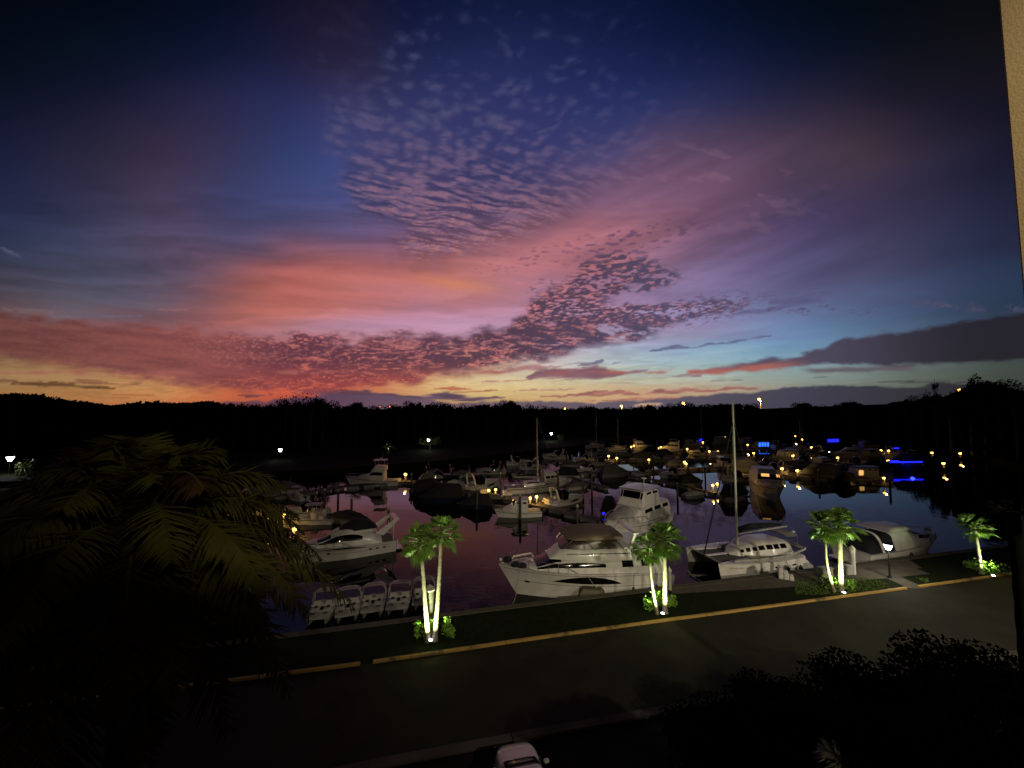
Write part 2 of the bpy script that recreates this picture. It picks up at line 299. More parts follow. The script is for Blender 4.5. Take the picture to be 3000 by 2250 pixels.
M_glass = mat('tinted_glass', (.004, .004, .006), .10, var=.0, spec=.35)
M_trim = mat('dark_rubber', (.02, .02, .02), .6)
M_steel = mat('stainless_steel', (.45, .44, .42), .3, metal=.8)
M_alu = mat('painted_aluminium', (.55, .53, .48), .4, metal=.2)
M_canv = mat('tan_canvas', (.16, .12, .08), .85, bump=.4, scale=2)
M_canb = mat('black_canvas', (.008, .009, .014), .9, bump=.4, scale=2)
M_canw = mat('white_canvas', (.42, .41, .40), .8, bump=.6, scale=1.5)
M_cang = mat('grey_canvas', (.10, .10, .10), .85, bump=.4)
M_pedal = mat('faded_pedal_boat_plastic', (.27, .26, .24), .5)
M_vinyl = mat('white_vinyl', (.52, .50, .46), .5)
M_teak = mat('teak_boards', (.12, .08, .045), .6, scale=8)
M_wood = mat('weathered_dock_wood', (.10, .085, .07), .8, scale=5, bump=.5, c2=(.05, .042, .035))
M_pile = mat('piling_wood', (.09, .08, .065), .85, scale=6, bump=.6, c2=(.045, .04, .032))
M_cap = mat('piling_cap', (.45, .43, .38), .6)
M_conc = mat('concrete', (.085, .076, .052), .85, var=.18, scale=1.5, bump=.4)
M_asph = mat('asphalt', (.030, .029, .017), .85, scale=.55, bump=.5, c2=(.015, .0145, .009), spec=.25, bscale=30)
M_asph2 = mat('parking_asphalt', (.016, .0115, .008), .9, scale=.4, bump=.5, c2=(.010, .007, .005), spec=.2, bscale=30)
M_yel = mat('yellow_kerb_paint', (.42, .27, .07), .7, scale=.55, c2=(.13, .09, .045), bump=.3)
M_yel.node_tree.nodes['Color Ramp'].color_ramp.elements[0].position = .38; M_yel.node_tree.nodes['Color Ramp'].color_ramp.elements[1].position = .47
M_kerb = mat('grey_kerb_concrete', (.10, .085, .068), .85, scale=.8, c2=(.045, .038, .03), bump=.3)
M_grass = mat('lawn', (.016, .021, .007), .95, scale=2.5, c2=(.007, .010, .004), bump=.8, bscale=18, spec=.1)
M_soil = mat('mulch', (.03, .022, .015), .95, scale=8, bump=.8)
M_leaf = mat('palm_leaf', (.15, .28, .045), .5, scale=2, c2=(.06, .095, .02), spec=.3)
M_shrub = mat('shrub_leaf', (.24, .46, .05), .55, scale=5, c2=(.14, .28, .035), spec=.3)
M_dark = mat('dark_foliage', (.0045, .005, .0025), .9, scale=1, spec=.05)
M_trunk = mat('palm_bark', (.30, .26, .19), .85, scale=3, bump=.8, c2=(.17, .14, .10))
M_bark = mat('tree_bark', (.03, .024, .018), .9, scale=4, bump=.8)
M_date = mat('date_palm_leaf', (.054, .052, .011), .75, scale=.45, c2=(.014, .011, .003), spec=.06)
M_dated = mat('dry_date_leaf', (.036, .020, .008), .8, scale=.6, c2=(.012, .006, .003), spec=.05)
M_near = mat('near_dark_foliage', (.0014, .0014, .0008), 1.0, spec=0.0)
M_dbark = mat('date_palm_bark', (.02, .012, .008), .9, scale=4, bump=1.0)
M_black = mat('black_metal', (.012, .012, .012), .5, metal=.3)
M_stuc = mat('stucco', (.165, .122, .055), .9, scale=2, var=.05, bump=.12, bscale=40)
M_car = mat('white_car_paint', (.55, .55, .56), .25, var=.03, coat=.6)
M_amber = glow('amber_lens', (1.0, .56, .10), 5.5)
M_amberw = glow('amber_window', (1.0, .50, .14), 1.1, 'NONE')
M_orange = glow('sodium_lamp', (1.0, .40, .08), 6.0, 'NONE')
M_white = glow('white_lamp', (.86, .92, 1.0), 14.0, 'NONE')
M_blue = glow('blue_light_strip', (.01, .015, 1.0), 2.2)
M_blue2 = glow('bright_blue_light', (.03, .17, 1.0), 2.4)
M_red = glow('red_beacon', (1.0, .16, .07), 5.0, 'NONE')
# ------------------------------------------------------------------ mesh helpers
class MB:
    def __init__(s): s.v = []; s.f = []
    def add(s, vs, fs):
        n = len(s.v); s.v += [tuple(p) for p in vs]; s.f += [tuple(i+n for i in f) for f in fs]; return s
    def box(s, c, d, rz=0, m=None, bev=0):
        x, y, z = d[0]/2, d[1]/2, d[2]/2
        if bev:
            b = min(bev, x*.9, y*.9, z*.9)
            ring = lambda k, zz: [(-x+k, -y, zz), (x-k, -y, zz), (x, -y+k, zz), (x, y-k, zz), (x-k, y, zz), (-x+k, y, zz), (-x, y-k, zz), (-x, -y+k, zz)]
            sc = lambda r, q: [(a-math.copysign(q, a), e-math.copysign(q, e), f) for a, e, f in r]
            P = sc(ring(b, -z), b)+ring(b, -z+b)+ring(b, z-b)+sc(ring(b, z), b)
            fs = [tuple(range(7, -1, -1)), tuple(range(24, 32))]
            for k in range(3):
                for i in range(8): fs.append((k*8+i, k*8+(i+1) % 8, k*8+8+(i+1) % 8, k*8+8+i))
        else:
            P = [(-x, -y, -z), (x, -y, -z), (x, y, -z), (-x, y, -z), (-x, -y, z), (x, -y, z), (x, y, z), (-x, y, z)]
            fs = [(3, 2, 1, 0), (4, 5, 6, 7), (0, 1, 5, 4), (1, 2, 6, 5), (2, 3, 7, 6), (3, 0, 4, 7)]
        ca, sa = math.cos(rz), math.sin(rz); T = m if m else Matrix.Identity(4)
        return s.add([T @ Vector((c[0]+p[0]*ca-p[1]*sa, c[1]+p[0]*sa+p[1]*ca, c[2]+p[2])) for p in P], fs)
    def tube(s, pts, r, n=6, caps=True):
        pts = [Vector(p) for p in pts]; rs = r if isinstance(r, (list, tuple)) else [r]*len(pts)
        base = len(s.v); up0 = Vector((0, 0, 1))
        for i, p in enumerate(pts):
            t = (pts[min(i+1, len(pts)-1)]-pts[max(i-1, 0)])
            if t.length < 1e-9: t = Vector((0, 0, 1))
            t.normalize(); up = up0 if abs(t.z) < .95 else Vector((1, 0, 0))
            a = t.cross(up).normalized(); b = a.cross(t)
            for k in range(n):
                q = p+(a*math.cos(2*math.pi*k/n)+b*math.sin(2*math.pi*k/n))*rs[i]; s.v.append(tuple(q))
        for i in range(len(pts)-1):
            for k in range(n):
                a0 = base+i*n+k; a1 = base+i*n+(k+1) % n; s.f.append((a0, a1, a1+n, a0+n))
        if caps: s.f.append(tuple(base+k for k in range(n-1, -1, -1))); s.f.append(tuple(base+(len(pts)-1)*n+k for k in range(n)))
        return s
    def lathe(s, c, prof, n=12):
        base = len(s.v)
        for r_, z in prof:
            for k in range(n): s.v.append((c[0]+r_*math.cos(2*math.pi*k/n), c[1]+r_*math.sin(2*math.pi*k/n), c[2]+z))
        for i in range(len(prof)-1):
            for k in range(n):
                a0 = base+i*n+k; a1 = base+i*n+(k+1) % n; s.f.append((a0, a1, a1+n, a0+n))
        s.f.append(tuple(base+k for k in range(n-1, -1, -1))); s.f.append(tuple(base+(len(prof)-1)*n+k for k in range(n)))
        return s
    def grid(s, fn, nu, nv, flip=False):
        base = len(s.v)
        for i in range(nu+1):
            for j in range(nv+1): s.v.append(tuple(fn(i/nu, j/nv)))
        for i in range(nu):
            for j in range(nv):
                a = base+i*(nv+1)+j; f = (a, a+nv+1, a+nv+2, a+1); s.f.append(f[::-1] if flip else f)
        return s
    def ell(s, c, r_, n=10):
        return s.grid(lambda u, v: (c[0]+r_[0]*math.cos(2*math.pi*u)*math.sin(math.pi*v), c[1]+r_[1]*math.sin(2*math.pi*u)*math.sin(math.pi*v), c[2]-r_[2]*math.cos(math.pi*v)), n, n//2+2)
    def prism(s, poly, z0, z1):
        n = len(poly); P = [(p[0], p[1], z0) for p in poly]+[(p[0], p[1], z1) for p in poly]
        return s.add(P, [tuple(range(n-1, -1, -1)), tuple(range(n, 2*n))]+[(i, (i+1) % n, n+(i+1) % n, n+i) for i in range(n)])
    def obj(s, name, m, parent=None, smooth=False, label=None):
        me = bpy.data.meshes.new(name); me.from_pydata(s.v, [], s.f); me.validate(); me.materials.append(m)
        if smooth:
            for p in me.polygons: p.use_smooth = True
            if smooth != 2:
                try: me.set_sharp_from_angle(angle=R(38))
                except Exception: pass
        me.update(); o = bpy.data.objects.new(name, me); col.objects.link(o)
        if parent: o.parent = parent
        if label: o['label'] = label
        return o
def tag(o, label=None, cat=None, group=None, kind=None):
    if label: o['label'] = label
    if cat: o['category'] = cat
    if group: o['group'] = group
    if kind: o['kind'] = kind
    return o
def thing(name, label, cat, loc=(0, 0, 0), rz=0, group=None):
    o = bpy.data.objects.new(name, None); col.objects.link(o); o.location = loc; o.rotation_euler = (0, 0, rz); o.empty_display_size = .3
    return tag(o, label, cat, group)
def copy_tree(o, parent=None):
    c = o.copy(); col.objects.link(c); c.parent = parent
    for ch in o.children: copy_tree(ch, c)
    return c
def lamp_light(parent, loc, power, color, kind='POINT', radius=.08, rot=None, spot=None, blend=.6):
    ld = bpy.data.lights.new('bulb', kind); ld.energy = power; ld.color = color
    ld.shadow_soft_size = radius
    if kind == 'SPOT': ld.spot_size = spot; ld.spot_blend = blend
    lo = bpy.data.objects.new('bulb', ld); col.objects.link(lo); lo.parent = parent; lo.location = loc
    if rot: lo.rotation_euler = rot
    return lo
def look(frm, to): return (Vector(to)-Vector(frm)).to_track_quat('-Z', 'Y').to_euler()
def ip(pts, x):
    if x <= pts[0][0]: return pts[0][1]
    for (a, b), (c, d) in zip(pts, pts[1:]):
        if x <= c:
            t = (x-a)/(c-a); t = t*t*(3-2*t)*.5+t*.5; return b+(d-b)*t
    return pts[-1][1]
# ------------------------------------------------------------------ setting: water, ground, road, kerbs
WZ = -1.2
m = bpy.data.materials.new('calm_water'); m.use_nodes = True; n = m.node_tree.nodes; l = m.node_tree.links; b = n['Principled BSDF']
b.inputs['Base Color'].default_value = (.002, .002, .003, 1); b.inputs['Roughness'].default_value = .015; b.inputs['IOR'].default_value = 1.27; b.inputs['Specular IOR Level'].default_value = .32
tc = n.new('ShaderNodeTexCoord'); mp = n.new('ShaderNodeMapping'); mp.inputs['Scale'].default_value = (.5, .9, 1)
n1 = n.new('ShaderNodeTexNoise'); n1.inputs['Scale'].default_value = 1.1; n1.inputs['Detail'].default_value = 2.5
bp = n.new('ShaderNodeBump'); bp.inputs['Strength'].default_value = .45; bp.inputs['Distance'].default_value = .016
l.new(tc.outputs['Object'], mp.inputs[0]); l.new(mp.outputs[0], n1.inputs['Vector']); l.new(n1.outputs['Fac'], bp.inputs['Height']); l.new(bp.outputs[0], b.inputs['Normal'])
M_water = m
water = MB().box((0, 260, WZ-.5), (900, 540, 1.0)).obj('water', M_water); water['kind'] = 'structure'
def poly_px(pts, z): return [at(x, y, z) for x, y in pts]
quay_px = [(-900, 2085), (0, 1972), (900, 1852), (1500, 1776), (2000, 1716), (2650, 1636), (3000, 1592), (3900, 1480)]
quay = poly_px(quay_px, -.1)
shore = MB().prism([(p.x, p.y) for p in quay]+[(260, -60), (-260, -60)], -3.0, -.10).obj('shore_lawn', M_grass); shore['kind'] = 'structure'
cap = MB()
for a, c in zip(quay, quay[1:]):
    d = (c-a); L = d.length; nrm = Vector((-d.y, d.x, 0)).normalized()
    cap.box(((a.x+c.x)/2-nrm.x*.1, (a.y+c.y)/2-nrm.y*.1, -.25), (L+.02, .5, .42), math.atan2(d.y, d.x))
tag(cap.obj('seawall', M_conc), 'long concrete seawall edge between the lawn and the water', 'seawall')
kerb_px = [(-1200, 2215), (100, 2066), (530, 2010), (1060, 1942), (1300, 1908), (1500, 1878), (1900, 1822), (2200, 1782), (2500, 1742), (2760, 1708), (2930, 1684), (3800, 1560)]
kerb = poly_px(kerb_px, .0)
near_px = [(-600, 2640), (600, 2352), (1080, 2240), (1500, 2160), (2000, 2068), (2500, 1985), (3200, 1880), (4200, 1740)]
neark = poly_px(near_px, .0)
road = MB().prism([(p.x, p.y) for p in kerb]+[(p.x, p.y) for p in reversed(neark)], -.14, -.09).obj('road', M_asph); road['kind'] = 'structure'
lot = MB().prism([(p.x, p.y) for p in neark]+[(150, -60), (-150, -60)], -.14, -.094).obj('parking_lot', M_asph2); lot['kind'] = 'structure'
def strip(pts, w, z0, z1, mb, gap=None, off=0):
    for i, (a, c) in enumerate(zip(pts, pts[1:])):
        d = (c-a); L = d.length; nr = Vector((-d.y, d.x, 0)).normalized()*off; ang = math.atan2(d.y, d.x); k = max(1, int(L/3.0))
        for j in range(k):
            p = a+d*((j+.5)/k)+nr
            mb.box((p.x, p.y, (z0+z1)/2), (L/k-.02, w, z1-z0), ang, bev=.02)
    return mb
def seg_between(x0, x1):
    pts = [Vector((ip([(k[0], p.x) for k, p in zip(kerb_px, kerb)], x), ip([(k[0], p.y) for k, p in zip(kerb_px, kerb)], x), 0)) for x in np.linspace(x0, x1, 14)]
    return pts
def kerb_line(x0, x1):
    Y = lambda x: float(np.interp(x, [k[0] for k in kerb_px], [k[1] for k in kerb_px])); return [at(x, Y(x), 0) for x in np.linspace(x0, x1, 9)]
tag(strip(kerb_line(-1100, 1055), .20, -.1, .045, MB()).obj('yellow_kerb', M_yel), 'worn yellow painted kerb left of the gap, running behind the big palm', 'kerb')
tag(strip(kerb_line(1092, 2655), .20, -.1, .045, MB()).obj('yellow_kerb', M_yel), 'long yellow painted kerb along the road in front of the lit palms', 'kerb')
tag(strip(kerb_line(2690, 3700), .20, -.1, .045, MB()).obj('yellow_kerb', M_yel), 'yellow kerb right of the diagonal path, below the lone lit palm', 'kerb')
tag(strip(neark, .42, -.1, .03, MB()).obj('concrete_kerb', M_kerb), 'dull grey concrete kerb on the near side of the road', 'kerb')
path = poly_px([(1960, 1728), (2250, 1712), (2420, 1700), (2600, 1682), (2700, 1672)], -.09)
pb = [p+Vector((.0, -.0, 0)) for p in path]
pathm = MB()
for a, c in zip(path, path[1:]):
    d = c-a; nr = Vector((-d.y, d.x, 0)).normalized()*.6; pathm.add([a-nr+Vector((0, 0, -.05)), c-nr+Vector((0, 0, -.05)), c+nr+Vector((0, 0, -.05)), a+nr+Vector((0, 0, -.05)), a-nr+Vector((0, 0, .004)), c-nr+Vector((0, 0, .004)), c+nr+Vector((0, 0, .004)), a+nr+Vector((0, 0, .004))], [(4, 5, 6, 7), (0, 1, 5, 4), (2, 3, 7, 6)])
a, c = at(2615, 1690, -.09), at(2688, 1724, -.09); d = c-a; nr = Vector((-d.y, d.x, 0)).normalized()*.7
pathm.add([a-nr+Vector((0, 0, .008)), c-nr+Vector((0, 0, .008)), c+nr+Vector((0, 0, .008)), a+nr+Vector((0, 0, .008))], [(0, 1, 2, 3)])
o = pathm.obj('footpath', M_conc); o['kind'] = 'structure'
# quay apron beside the catamaran
apr = poly_px([(1990, 1720), (2660, 1636), (2700, 1664), (2400, 1694), (2200, 1706), (1980, 1724)], -.09)
o = MB().prism([(p.x, p.y) for p in apr], -.2, -.083).obj('quay_apron', mat('worn_quay_concrete', (.12, .10, .075), .9, scale=1.2, c2=(.05, .042, .03), bump=.4)); o['kind'] = 'structure'
# far bank
far_px = [(-2500, 1480), (-600, 1440), (0, 1428), (500, 1415), (800, 1400), (1000, 1385), (1270, 1364), (1450, 1343), (1630, 1322), (1850, 1293), (2200, 1282), (2550, 1284), (2740, 1300), (2850, 1335), (3000, 1375), (3300, 1430), (4500, 1500)]
farb = poly_px(far_px, WZ)
fb = [(p.x, p.y) for p in farb]
o = MB().prism(fb+[(3500, 500), (3500, 4200), (-3500, 4200), (-3500, 300)], -3, -.05).obj('far_bank', mat('far_lawn', (.009, .012, .004), .95, scale=.5, c2=(.005, .006, .003), spec=.05)); o['kind'] = 'structure'
lb_ = poly_px([(-2600, 1500), (-600, 1460), (400, 1440), (585, 1436), (655, 1470), (640, 1540), (610, 1640), (720, 1760), (790, 1862), (0, 1968), (-900, 2080), (-1200, 2110)], WZ)
o = MB().prism([(p.x, p.y) for p in lb_], -3, -.12).obj('left_bank', M_grass); o['kind'] = 'structure'
# ------------------------------------------------------------------ boats
class Hull:
    def __init__(s, L, B, fs, fb, wl=.88, full=2.3, taper=.93, depth=.45, flare=1.5):
        s.L, s.B, s.fs, s.fb, s.wl, s.full, s.taper, s.depth, s.flare = L, B, fs, fb, wl, full, taper, depth, flare
    def zs(s, t): return s.fs+(s.fb-s.fs)*t**1.7
    def ws(s, t): return s.B/2*(1-max(0, (t-.42)/.58)**s.full)*(s.taper+(1-s.taper)*min(1, t/.4))
    def ww(s, t): return s.B/2*.86*(1-max(0, (t-.30)/.70)**(s.full*.80))*(s.taper+(1-s.taper)*min(1, t/.4))
    def p(s, t, v, side=1):
        a, b = s.ww(t), s.ws(t); y = a+(b-a)*v**s.flare
        z = -s.depth+(s.zs(t)+s.depth)*v; x = s.L*t*(s.wl+(1-s.wl)*v)
        return (x, y*side, z)
    def build(s, m, root, name='hull', N=40, M=10):
        mb = MB()
        mb.grid(lambda u, v: s.p(u, v, 1), N, M, True); mb.grid(lambda u, v: s.p(u, v, -1), N, M)
        mb.grid(lambda u, v: (s.p(0, v, 1)[0]-.06*v, s.p(0, v, 1)[1]*(1-2*u), s.p(0, v, 1)[2]), 6, M, True)
        o = mb.obj(name, m, root, True); return o
    def deck(s, m, root, t0=0, t1=1, inset=.02, z=-.04, crown=.05, name='deck'):
        N = 22
        f = lambda u, v: (lambda t: (s.L*t, (s.ws(t)-inset*min(1, s.ws(t)*8))*(1-2*v), s.zs(t)+z+crown*(1-(1-2*v)**2)))(t0+(t1-t0)*u)
        return MB().grid(f, N, 6).obj(name, m, root, True)
    def rail(s, m, root, t0=.3, t1=.99, h=.55, r=.026, step=.9, name='bow_rail'):
        mb = MB(); ts = [t0+(t1-t0)*i/16 for i in range(17)]
        P = lambda t, sd, hh: (s.L*t*(1), (s.ws(t)-.08)*sd if s.ws(t) > .1 else 0, s.zs(t)+hh)
        for sd in (1, -1):
            mb.tube([P(t, sd, h*min(1, (t-t0)*10+.05)) for t in ts], r, 5)
            for t in ts[2::2]: mb.tube([P(t, sd, 0), P(t, sd, h)], r*.8, 4)
        return mb.obj(name, m, root, True)
    def stripe(s, m, root, v0, v1, t0=.0, t1=.985, name='rub_rail', off=.02):
        mb = MB()
        for sd in (1, -1):
            mb.grid(lambda u, v: (lambda q: (q[0], q[1]+off*sd, q[2]))(s.p(t0+(t1-t0)*u, v0+(v1-v0)*v, sd)), 24, 1, sd > 0)
        return mb.obj(name, m, root, True)
    def window(s, m, root, t0, t1, vlo, vhi, side, name='hull_window', off=.035):
        n = 18
        def f(u, v):
            t = t0+(t1-t0)*u; a, b = vlo(u), vhi(u); q = s.p(t, a+(b-a)*v, side); return (q[0], q[1]+off*side, q[2])
        return MB().grid(f, n, 3, side > 0).obj(name, m, root, True)
class House:
    """superstructure: prof = [(x, z_top)], plan = [(x, half_width)], base z as function of x; superellipse section"""
    def __init__(s, prof, plan, zb, e=.32, tum=.12):
        s.prof, s.plan, s.zb, s.e, s.tum = prof, plan, zb, e, tum; s.x0, s.x1 = prof[0][0], prof[-1][0]
    def p(s, t, v):
        x = s.x0+(s.x1-s.x0)*t; zt = ip(s.prof, x); w = ip(s.plan, x); zb = s.zb(x) if callable(s.zb) else s.zb
        a = math.pi*v; c, sn = math.cos(a), math.sin(a)
        y = w*math.copysign(abs(c)**s.e, c); k = abs(sn)**s.e; z = zb+(max(zt, zb+.002)-zb)*k
        return Vector((x, y*(1-s.tum*k), z))
    def build(s, m, root, name='cabin', N=44, M=32):
        mb = MB().grid(lambda u, v: s.p(u, v), N, M)
        for t in (0, 1):
            b = len(mb.v); P = [s.p(t, i/M) for i in range(M+1)]; mb.v += [tuple(q) for q in P]; mb.f.append(tuple(range(b, b+M+1)) if t else tuple(range(b+M, b-1, -1)))
        return mb.obj(name, m, root, True)
    def patch(s, m, root, t0, t1, v0, v1, name='window', off=.035, N=18, M=6):
        f0 = v0 if callable(v0) else (lambda u: v0); f1 = v1 if callable(v1) else (lambda u: v1)
        def f(u, v):
            t = t0+(t1-t0)*u; vv = f0(u)+(f1(u)-f0(u))*v; e = .004
            a = s.p(min(1, t+e), vv)-s.p(max(0, t-e), vv); b = s.p(t, min(1, vv+e))-s.p(t, max(0, vv-e))
            n = a.cross(b); n = n.normalized() if n.length > 1e-9 else Vector((0, 0, 1)); q = s.p(t, vv)
            return q-n*off if (q-n*off-Vector((q.x, 0, q.z-.5))).length > (q+n*off-Vector((q.x, 0, q.z-.5))).length else q+n*off
        return MB().grid(f, N, M).obj(name, m, root, True)
def vz(house, x, frac):
    """section parameter where the side reaches a fraction of the height"""
    return math.asin(min(1, frac**(1/house.e)))/math.pi
def outboard(root, x, y, z, s=1.0, m=None):
    o = MB().box((x, y, z+.35*s), (.5*s, .34*s, .5*s), bev=.1*s).box((x-.05*s, y, z-.2*s), (.2*s, .12*s, .9*s), bev=.04).obj('outboard_motor', m or M_black, root, True); return o
def pipe_frame(root, xs, w, z0, z1, m, name='radar_arch', r=.05, lean=-.4, width=.22):
    mb = MB(); x = xs
    n = 14
    for k in (0, 1):
        xx = x+k*width
        pts = []
        for i in range(n+1):
            a = math.pi*i/n; c, sn = math.cos(a), math.sin(a); kk = abs(sn)**.45
            pts.append((xx+lean*kk, w*math.copysign(abs(c)**.45, c)*(1-.15*kk), z0+(z1-z0)*kk))
        mb.tube(pts, r, 5)
    mb.grid(lambda u, v: (lambda a: (x+v*width+lean*abs(math.sin(a))**.45, w*math.copysign(abs(math.cos(a))**.45, math.cos(a))*(1-.15*abs(math.sin(a))**.45), z0+(z1-z0)*abs(math.sin(a))**.45))(math.pi*u), n, 1)
    return mb.obj(name, m, root, True)
def canopy(root, x0, x1, w, z, m, name='hardtop', th=.07, crown=.12, posts=None, pm=None):
    mb = MB(); N = 8
    for k, dz, fl in ((0, 0, True), (1, th, False)):
        mb.grid(lambda u, v: (x0+(x1-x0)*u, w*(1-2*v)*(1-.12*abs(2*u-1)**3), z+dz+crown*(1-(1-2*v)**2)*(1-.3*(2*u-1)**2)), N, N, fl)
    mb.box(((x0+x1)/2, 0, z+th*.5), ((x1-x0)*.96, w*1.8, th*.8), bev=.03)
    o = mb.obj(name, m, root, True)
    if posts:
        for (px, pz) in posts:
            for sd in (1, -1): MB().tube([(px, w*.92*sd, pz), (px+(x0+x1)*.0, w*.88*sd, z+th)], .028, 5).obj('canopy_post', pm or M_steel, root, True)
    return o
def antenna(root, x, y, z, h=2.0, lean=-.3): return MB().tube([(x, y, z), (x+lean, y, z+h)], [.02, .008], 4).obj('antenna', M_alu, root)
def cockpit(root, H, x0, x1, floor, m=None):
    mb = MB(); 
    f = lambda u, v: (x0+(x1-x0)*u, (H.ws((x0+(x1-x0)*u)/H.L)-.22)*(1-2*v), floor)
    return mb.grid(f, 8, 3).obj('cockpit_sole', m or M_deck, root)
def express(L=8.0, hm=None, arch=True, cover=None, name='cabin_cruiser', win=True):
    root = thing(name, None, 'boat'); B = L*.32; H = Hull(L, B, L*.10, L*.155); H.build(hm or M_gel, root); H.deck(M_deck, root); H.stripe(M_trim, root, .84, .90)
    zb = lambda x: H.zs(x/L)-.08
    C = House([(L*.40, L*.235), (L*.50, L*.245), (L*.60, L*.19), (L*.78, L*.175), (L*.93, L*.155)], [(L*.40, B*.40), (L*.6, B*.38), (L*.8, B*.24), (L*.93, .04)], zb, .5, .2)
    C.build(hm or M_gel, root, 'foredeck_cabin')
    W = House([(L*.36, L*.30), (L*.44, L*.315), (L*.52, L*.26), (L*.60, L*.20)], [(L*.36, B*.43), (L*.5, B*.38), (L*.60, B*.18)], lambda x: H.zs(x/L)+.02, .5, .25)
    W.build(M_glass, root, 'windshield'); 
    if win:
        for sd in (1, -1): H.window(M_glass, root, .50, .80, lambda u: .62+.04*u, lambda u: .62+.22*math.sin(math.pi*u)**.7+.04*u, sd)
    H.rail(M_steel, root, .45, .98, L*.055)
    if cover: 
        K = House([(L*.03, L*.13), (L*.08, L*.20), (L*.30, L*.30), (L*.44, L*.325), (L*.5, L*.25)], [(L*.03, B*.42), (L*.3, B*.45), (L*.5, B*.36)], lambda x: H.zs(x/L)-.02, .5, .25); K.build(cover, root, 'canvas_cover')
    else:
        MB().box((L*.20, 0, H.fs+.06), (L*.34, B*.74, .1)).obj('cockpit_sole', M_deck, root)
        MB().box((L*.04, 0, H.fs+.2), (L*.07, B*.7, .42), bev=.06).obj('stern_bench', M_vinyl, root, True); MB().box((L*.28, B*.2, H.fs+.3), (L*.07, B*.2, .6), bev=.06).obj('helm_seat', M_vinyl, root, True)
    if arch: pipe_frame(root, L*.22, B*.46, H.fs, L*.36, hm or M_gel, r=.04, lean=-L*.06)
    antenna(root, L*.25, B*.3, L*.33, L*.18)
    return root
def runabout(L=5.5, hm=None, cover=None, ttop=False, name='runabout', ob=True, arch=False):
    root = thing(name, None, 'boat'); B = L*.38; H = Hull(L, B, L*.11, L*.16, full=2.6); H.build(hm or M_gel, root); H.stripe(M_trim, root, .86, .93)
    if cover:
        K = House([(L*.02, L*.13), (L*.15, L*.22), (L*.45, L*.29), (L*.6, L*.26), (L*.97, L*.165)], [(L*.02, B*.42), (L*.3, B*.47), (L*.7, B*.38), (L*.97, .03)], lambda x: H.zs(x/L)-.03, .55, .2); K.build(cover, root, 'canvas_cover'); H.deck(M_deck, root, z=-.12)
    else:
        H.deck(M_deck, root, .62, 1); MB().grid(lambda u, v: (L*.64*u+.02, (H.ws(.64*u)-.12)*(1-2*v), .12), 8, 3).obj('cockpit_sole', M_deck, root)
        mb = MB()
        for sd in (1, -1): mb.grid(lambda u, v: (L*.64*u, (H.ws(.64*u)-.13*v)*sd, H.zs(.64*u)-.0*v), 8, 1, sd < 0).grid(lambda u, v: (L*.64*u, (H.ws(.64*u)-.13)*sd, .1+(H.zs(.64*u)-.1)*v), 8, 1, sd < 0)
        mb.obj('gunwale', M_vinyl, root, True)
        if ttop:
            MB().box((L*.42, 0, L*.14), (L*.14, L*.12, L*.18), bev=.06).box((L*.26, 0, L*.10), (L*.12, L*.15, L*.13), bev=.06).obj('centre_console', M_vinyl, root, True)
            canopy(root, L*.26, L*.60, B*.34, L*.40, M_gel2, 't_top', posts=[(L*.34, .3), (L*.52, .3)])
        else:
            MB().box((L*.10, 0, .35), (L*.12, B*.66, .45), bev=.06).obj('stern_bench', M_vinyl, root, True)
            for sd in (1, -1): MB().box((L*.40, sd*B*.2, .38), (L*.11, B*.2, .5), bev=.06).obj('seat', M_vinyl, root, True)
            W = House([(L*.55, L*.27), (L*.58, L*.25), (L*.68, L*.165)], [(L*.55, B*.42), (L*.68, B*.26)], lambda x: H.zs(x/L)-.02, .5, .3); W.build(M_glass, root, 'windshield')
    if arch: pipe_frame(root, L*.25, B*.46, H.fs, L*.37, M_gel2, r=.035)
    if ob: outboard(root, -.25, 0, .35, L/6.5)
    return root
def sportfish(L=10.0, hm=None, name='sport_fishing_boat'):
    root = thing(name, None, 'boat'); B = L*.33; H = Hull(L, B, L*.085, L*.17, flare=2.0); H.build(hm or M_gel, root); H.deck(M_deck, root); H.stripe(M_trim, root, .90, .95)
    C = House([(L*.26, L*.28), (L*.46, L*.285), (L*.56, L*.21), (L*.74, L*.175)], [(L*.26, B*.40), (L*.5, B*.38), (L*.74, B*.12)], lambda x: H.zs(x/L)-.06, .45, .12); C.build(hm or M_gel, root)
    for sd in (0, 1): C.patch(M_glass, root, .06, .52, (.07 if not sd else .93), (.21 if not sd else .79))
    FB = House([(L*.24, L*.36), (L*.42, L*.37), (L*.50, L*.29)], [(L*.24, B*.36), (L*.50, B*.28)], L*.27, .4, .1); FB.build(hm or M_gel, root, 'flybridge')
    canopy(root, L*.22, L*.46, B*.36, L*.46, M_gel, 'hardtop', posts=[(L*.25, L*.34), (L*.42, L*.34)])
    MB().ell((L*.34, 0, L*.49), (.3, .3, .12)).obj('radar_dome', M_gel, root, True); antenna(root, L*.3, B*.3, L*.47, L*.2)
    H.rail(M_steel, root, .5, .98, L*.05)
    MB().box((L*.12, 0, H.fs+.03), (L*.22, B*.76, .06)).obj('cockpit_sole', M_deck, root)
    return root
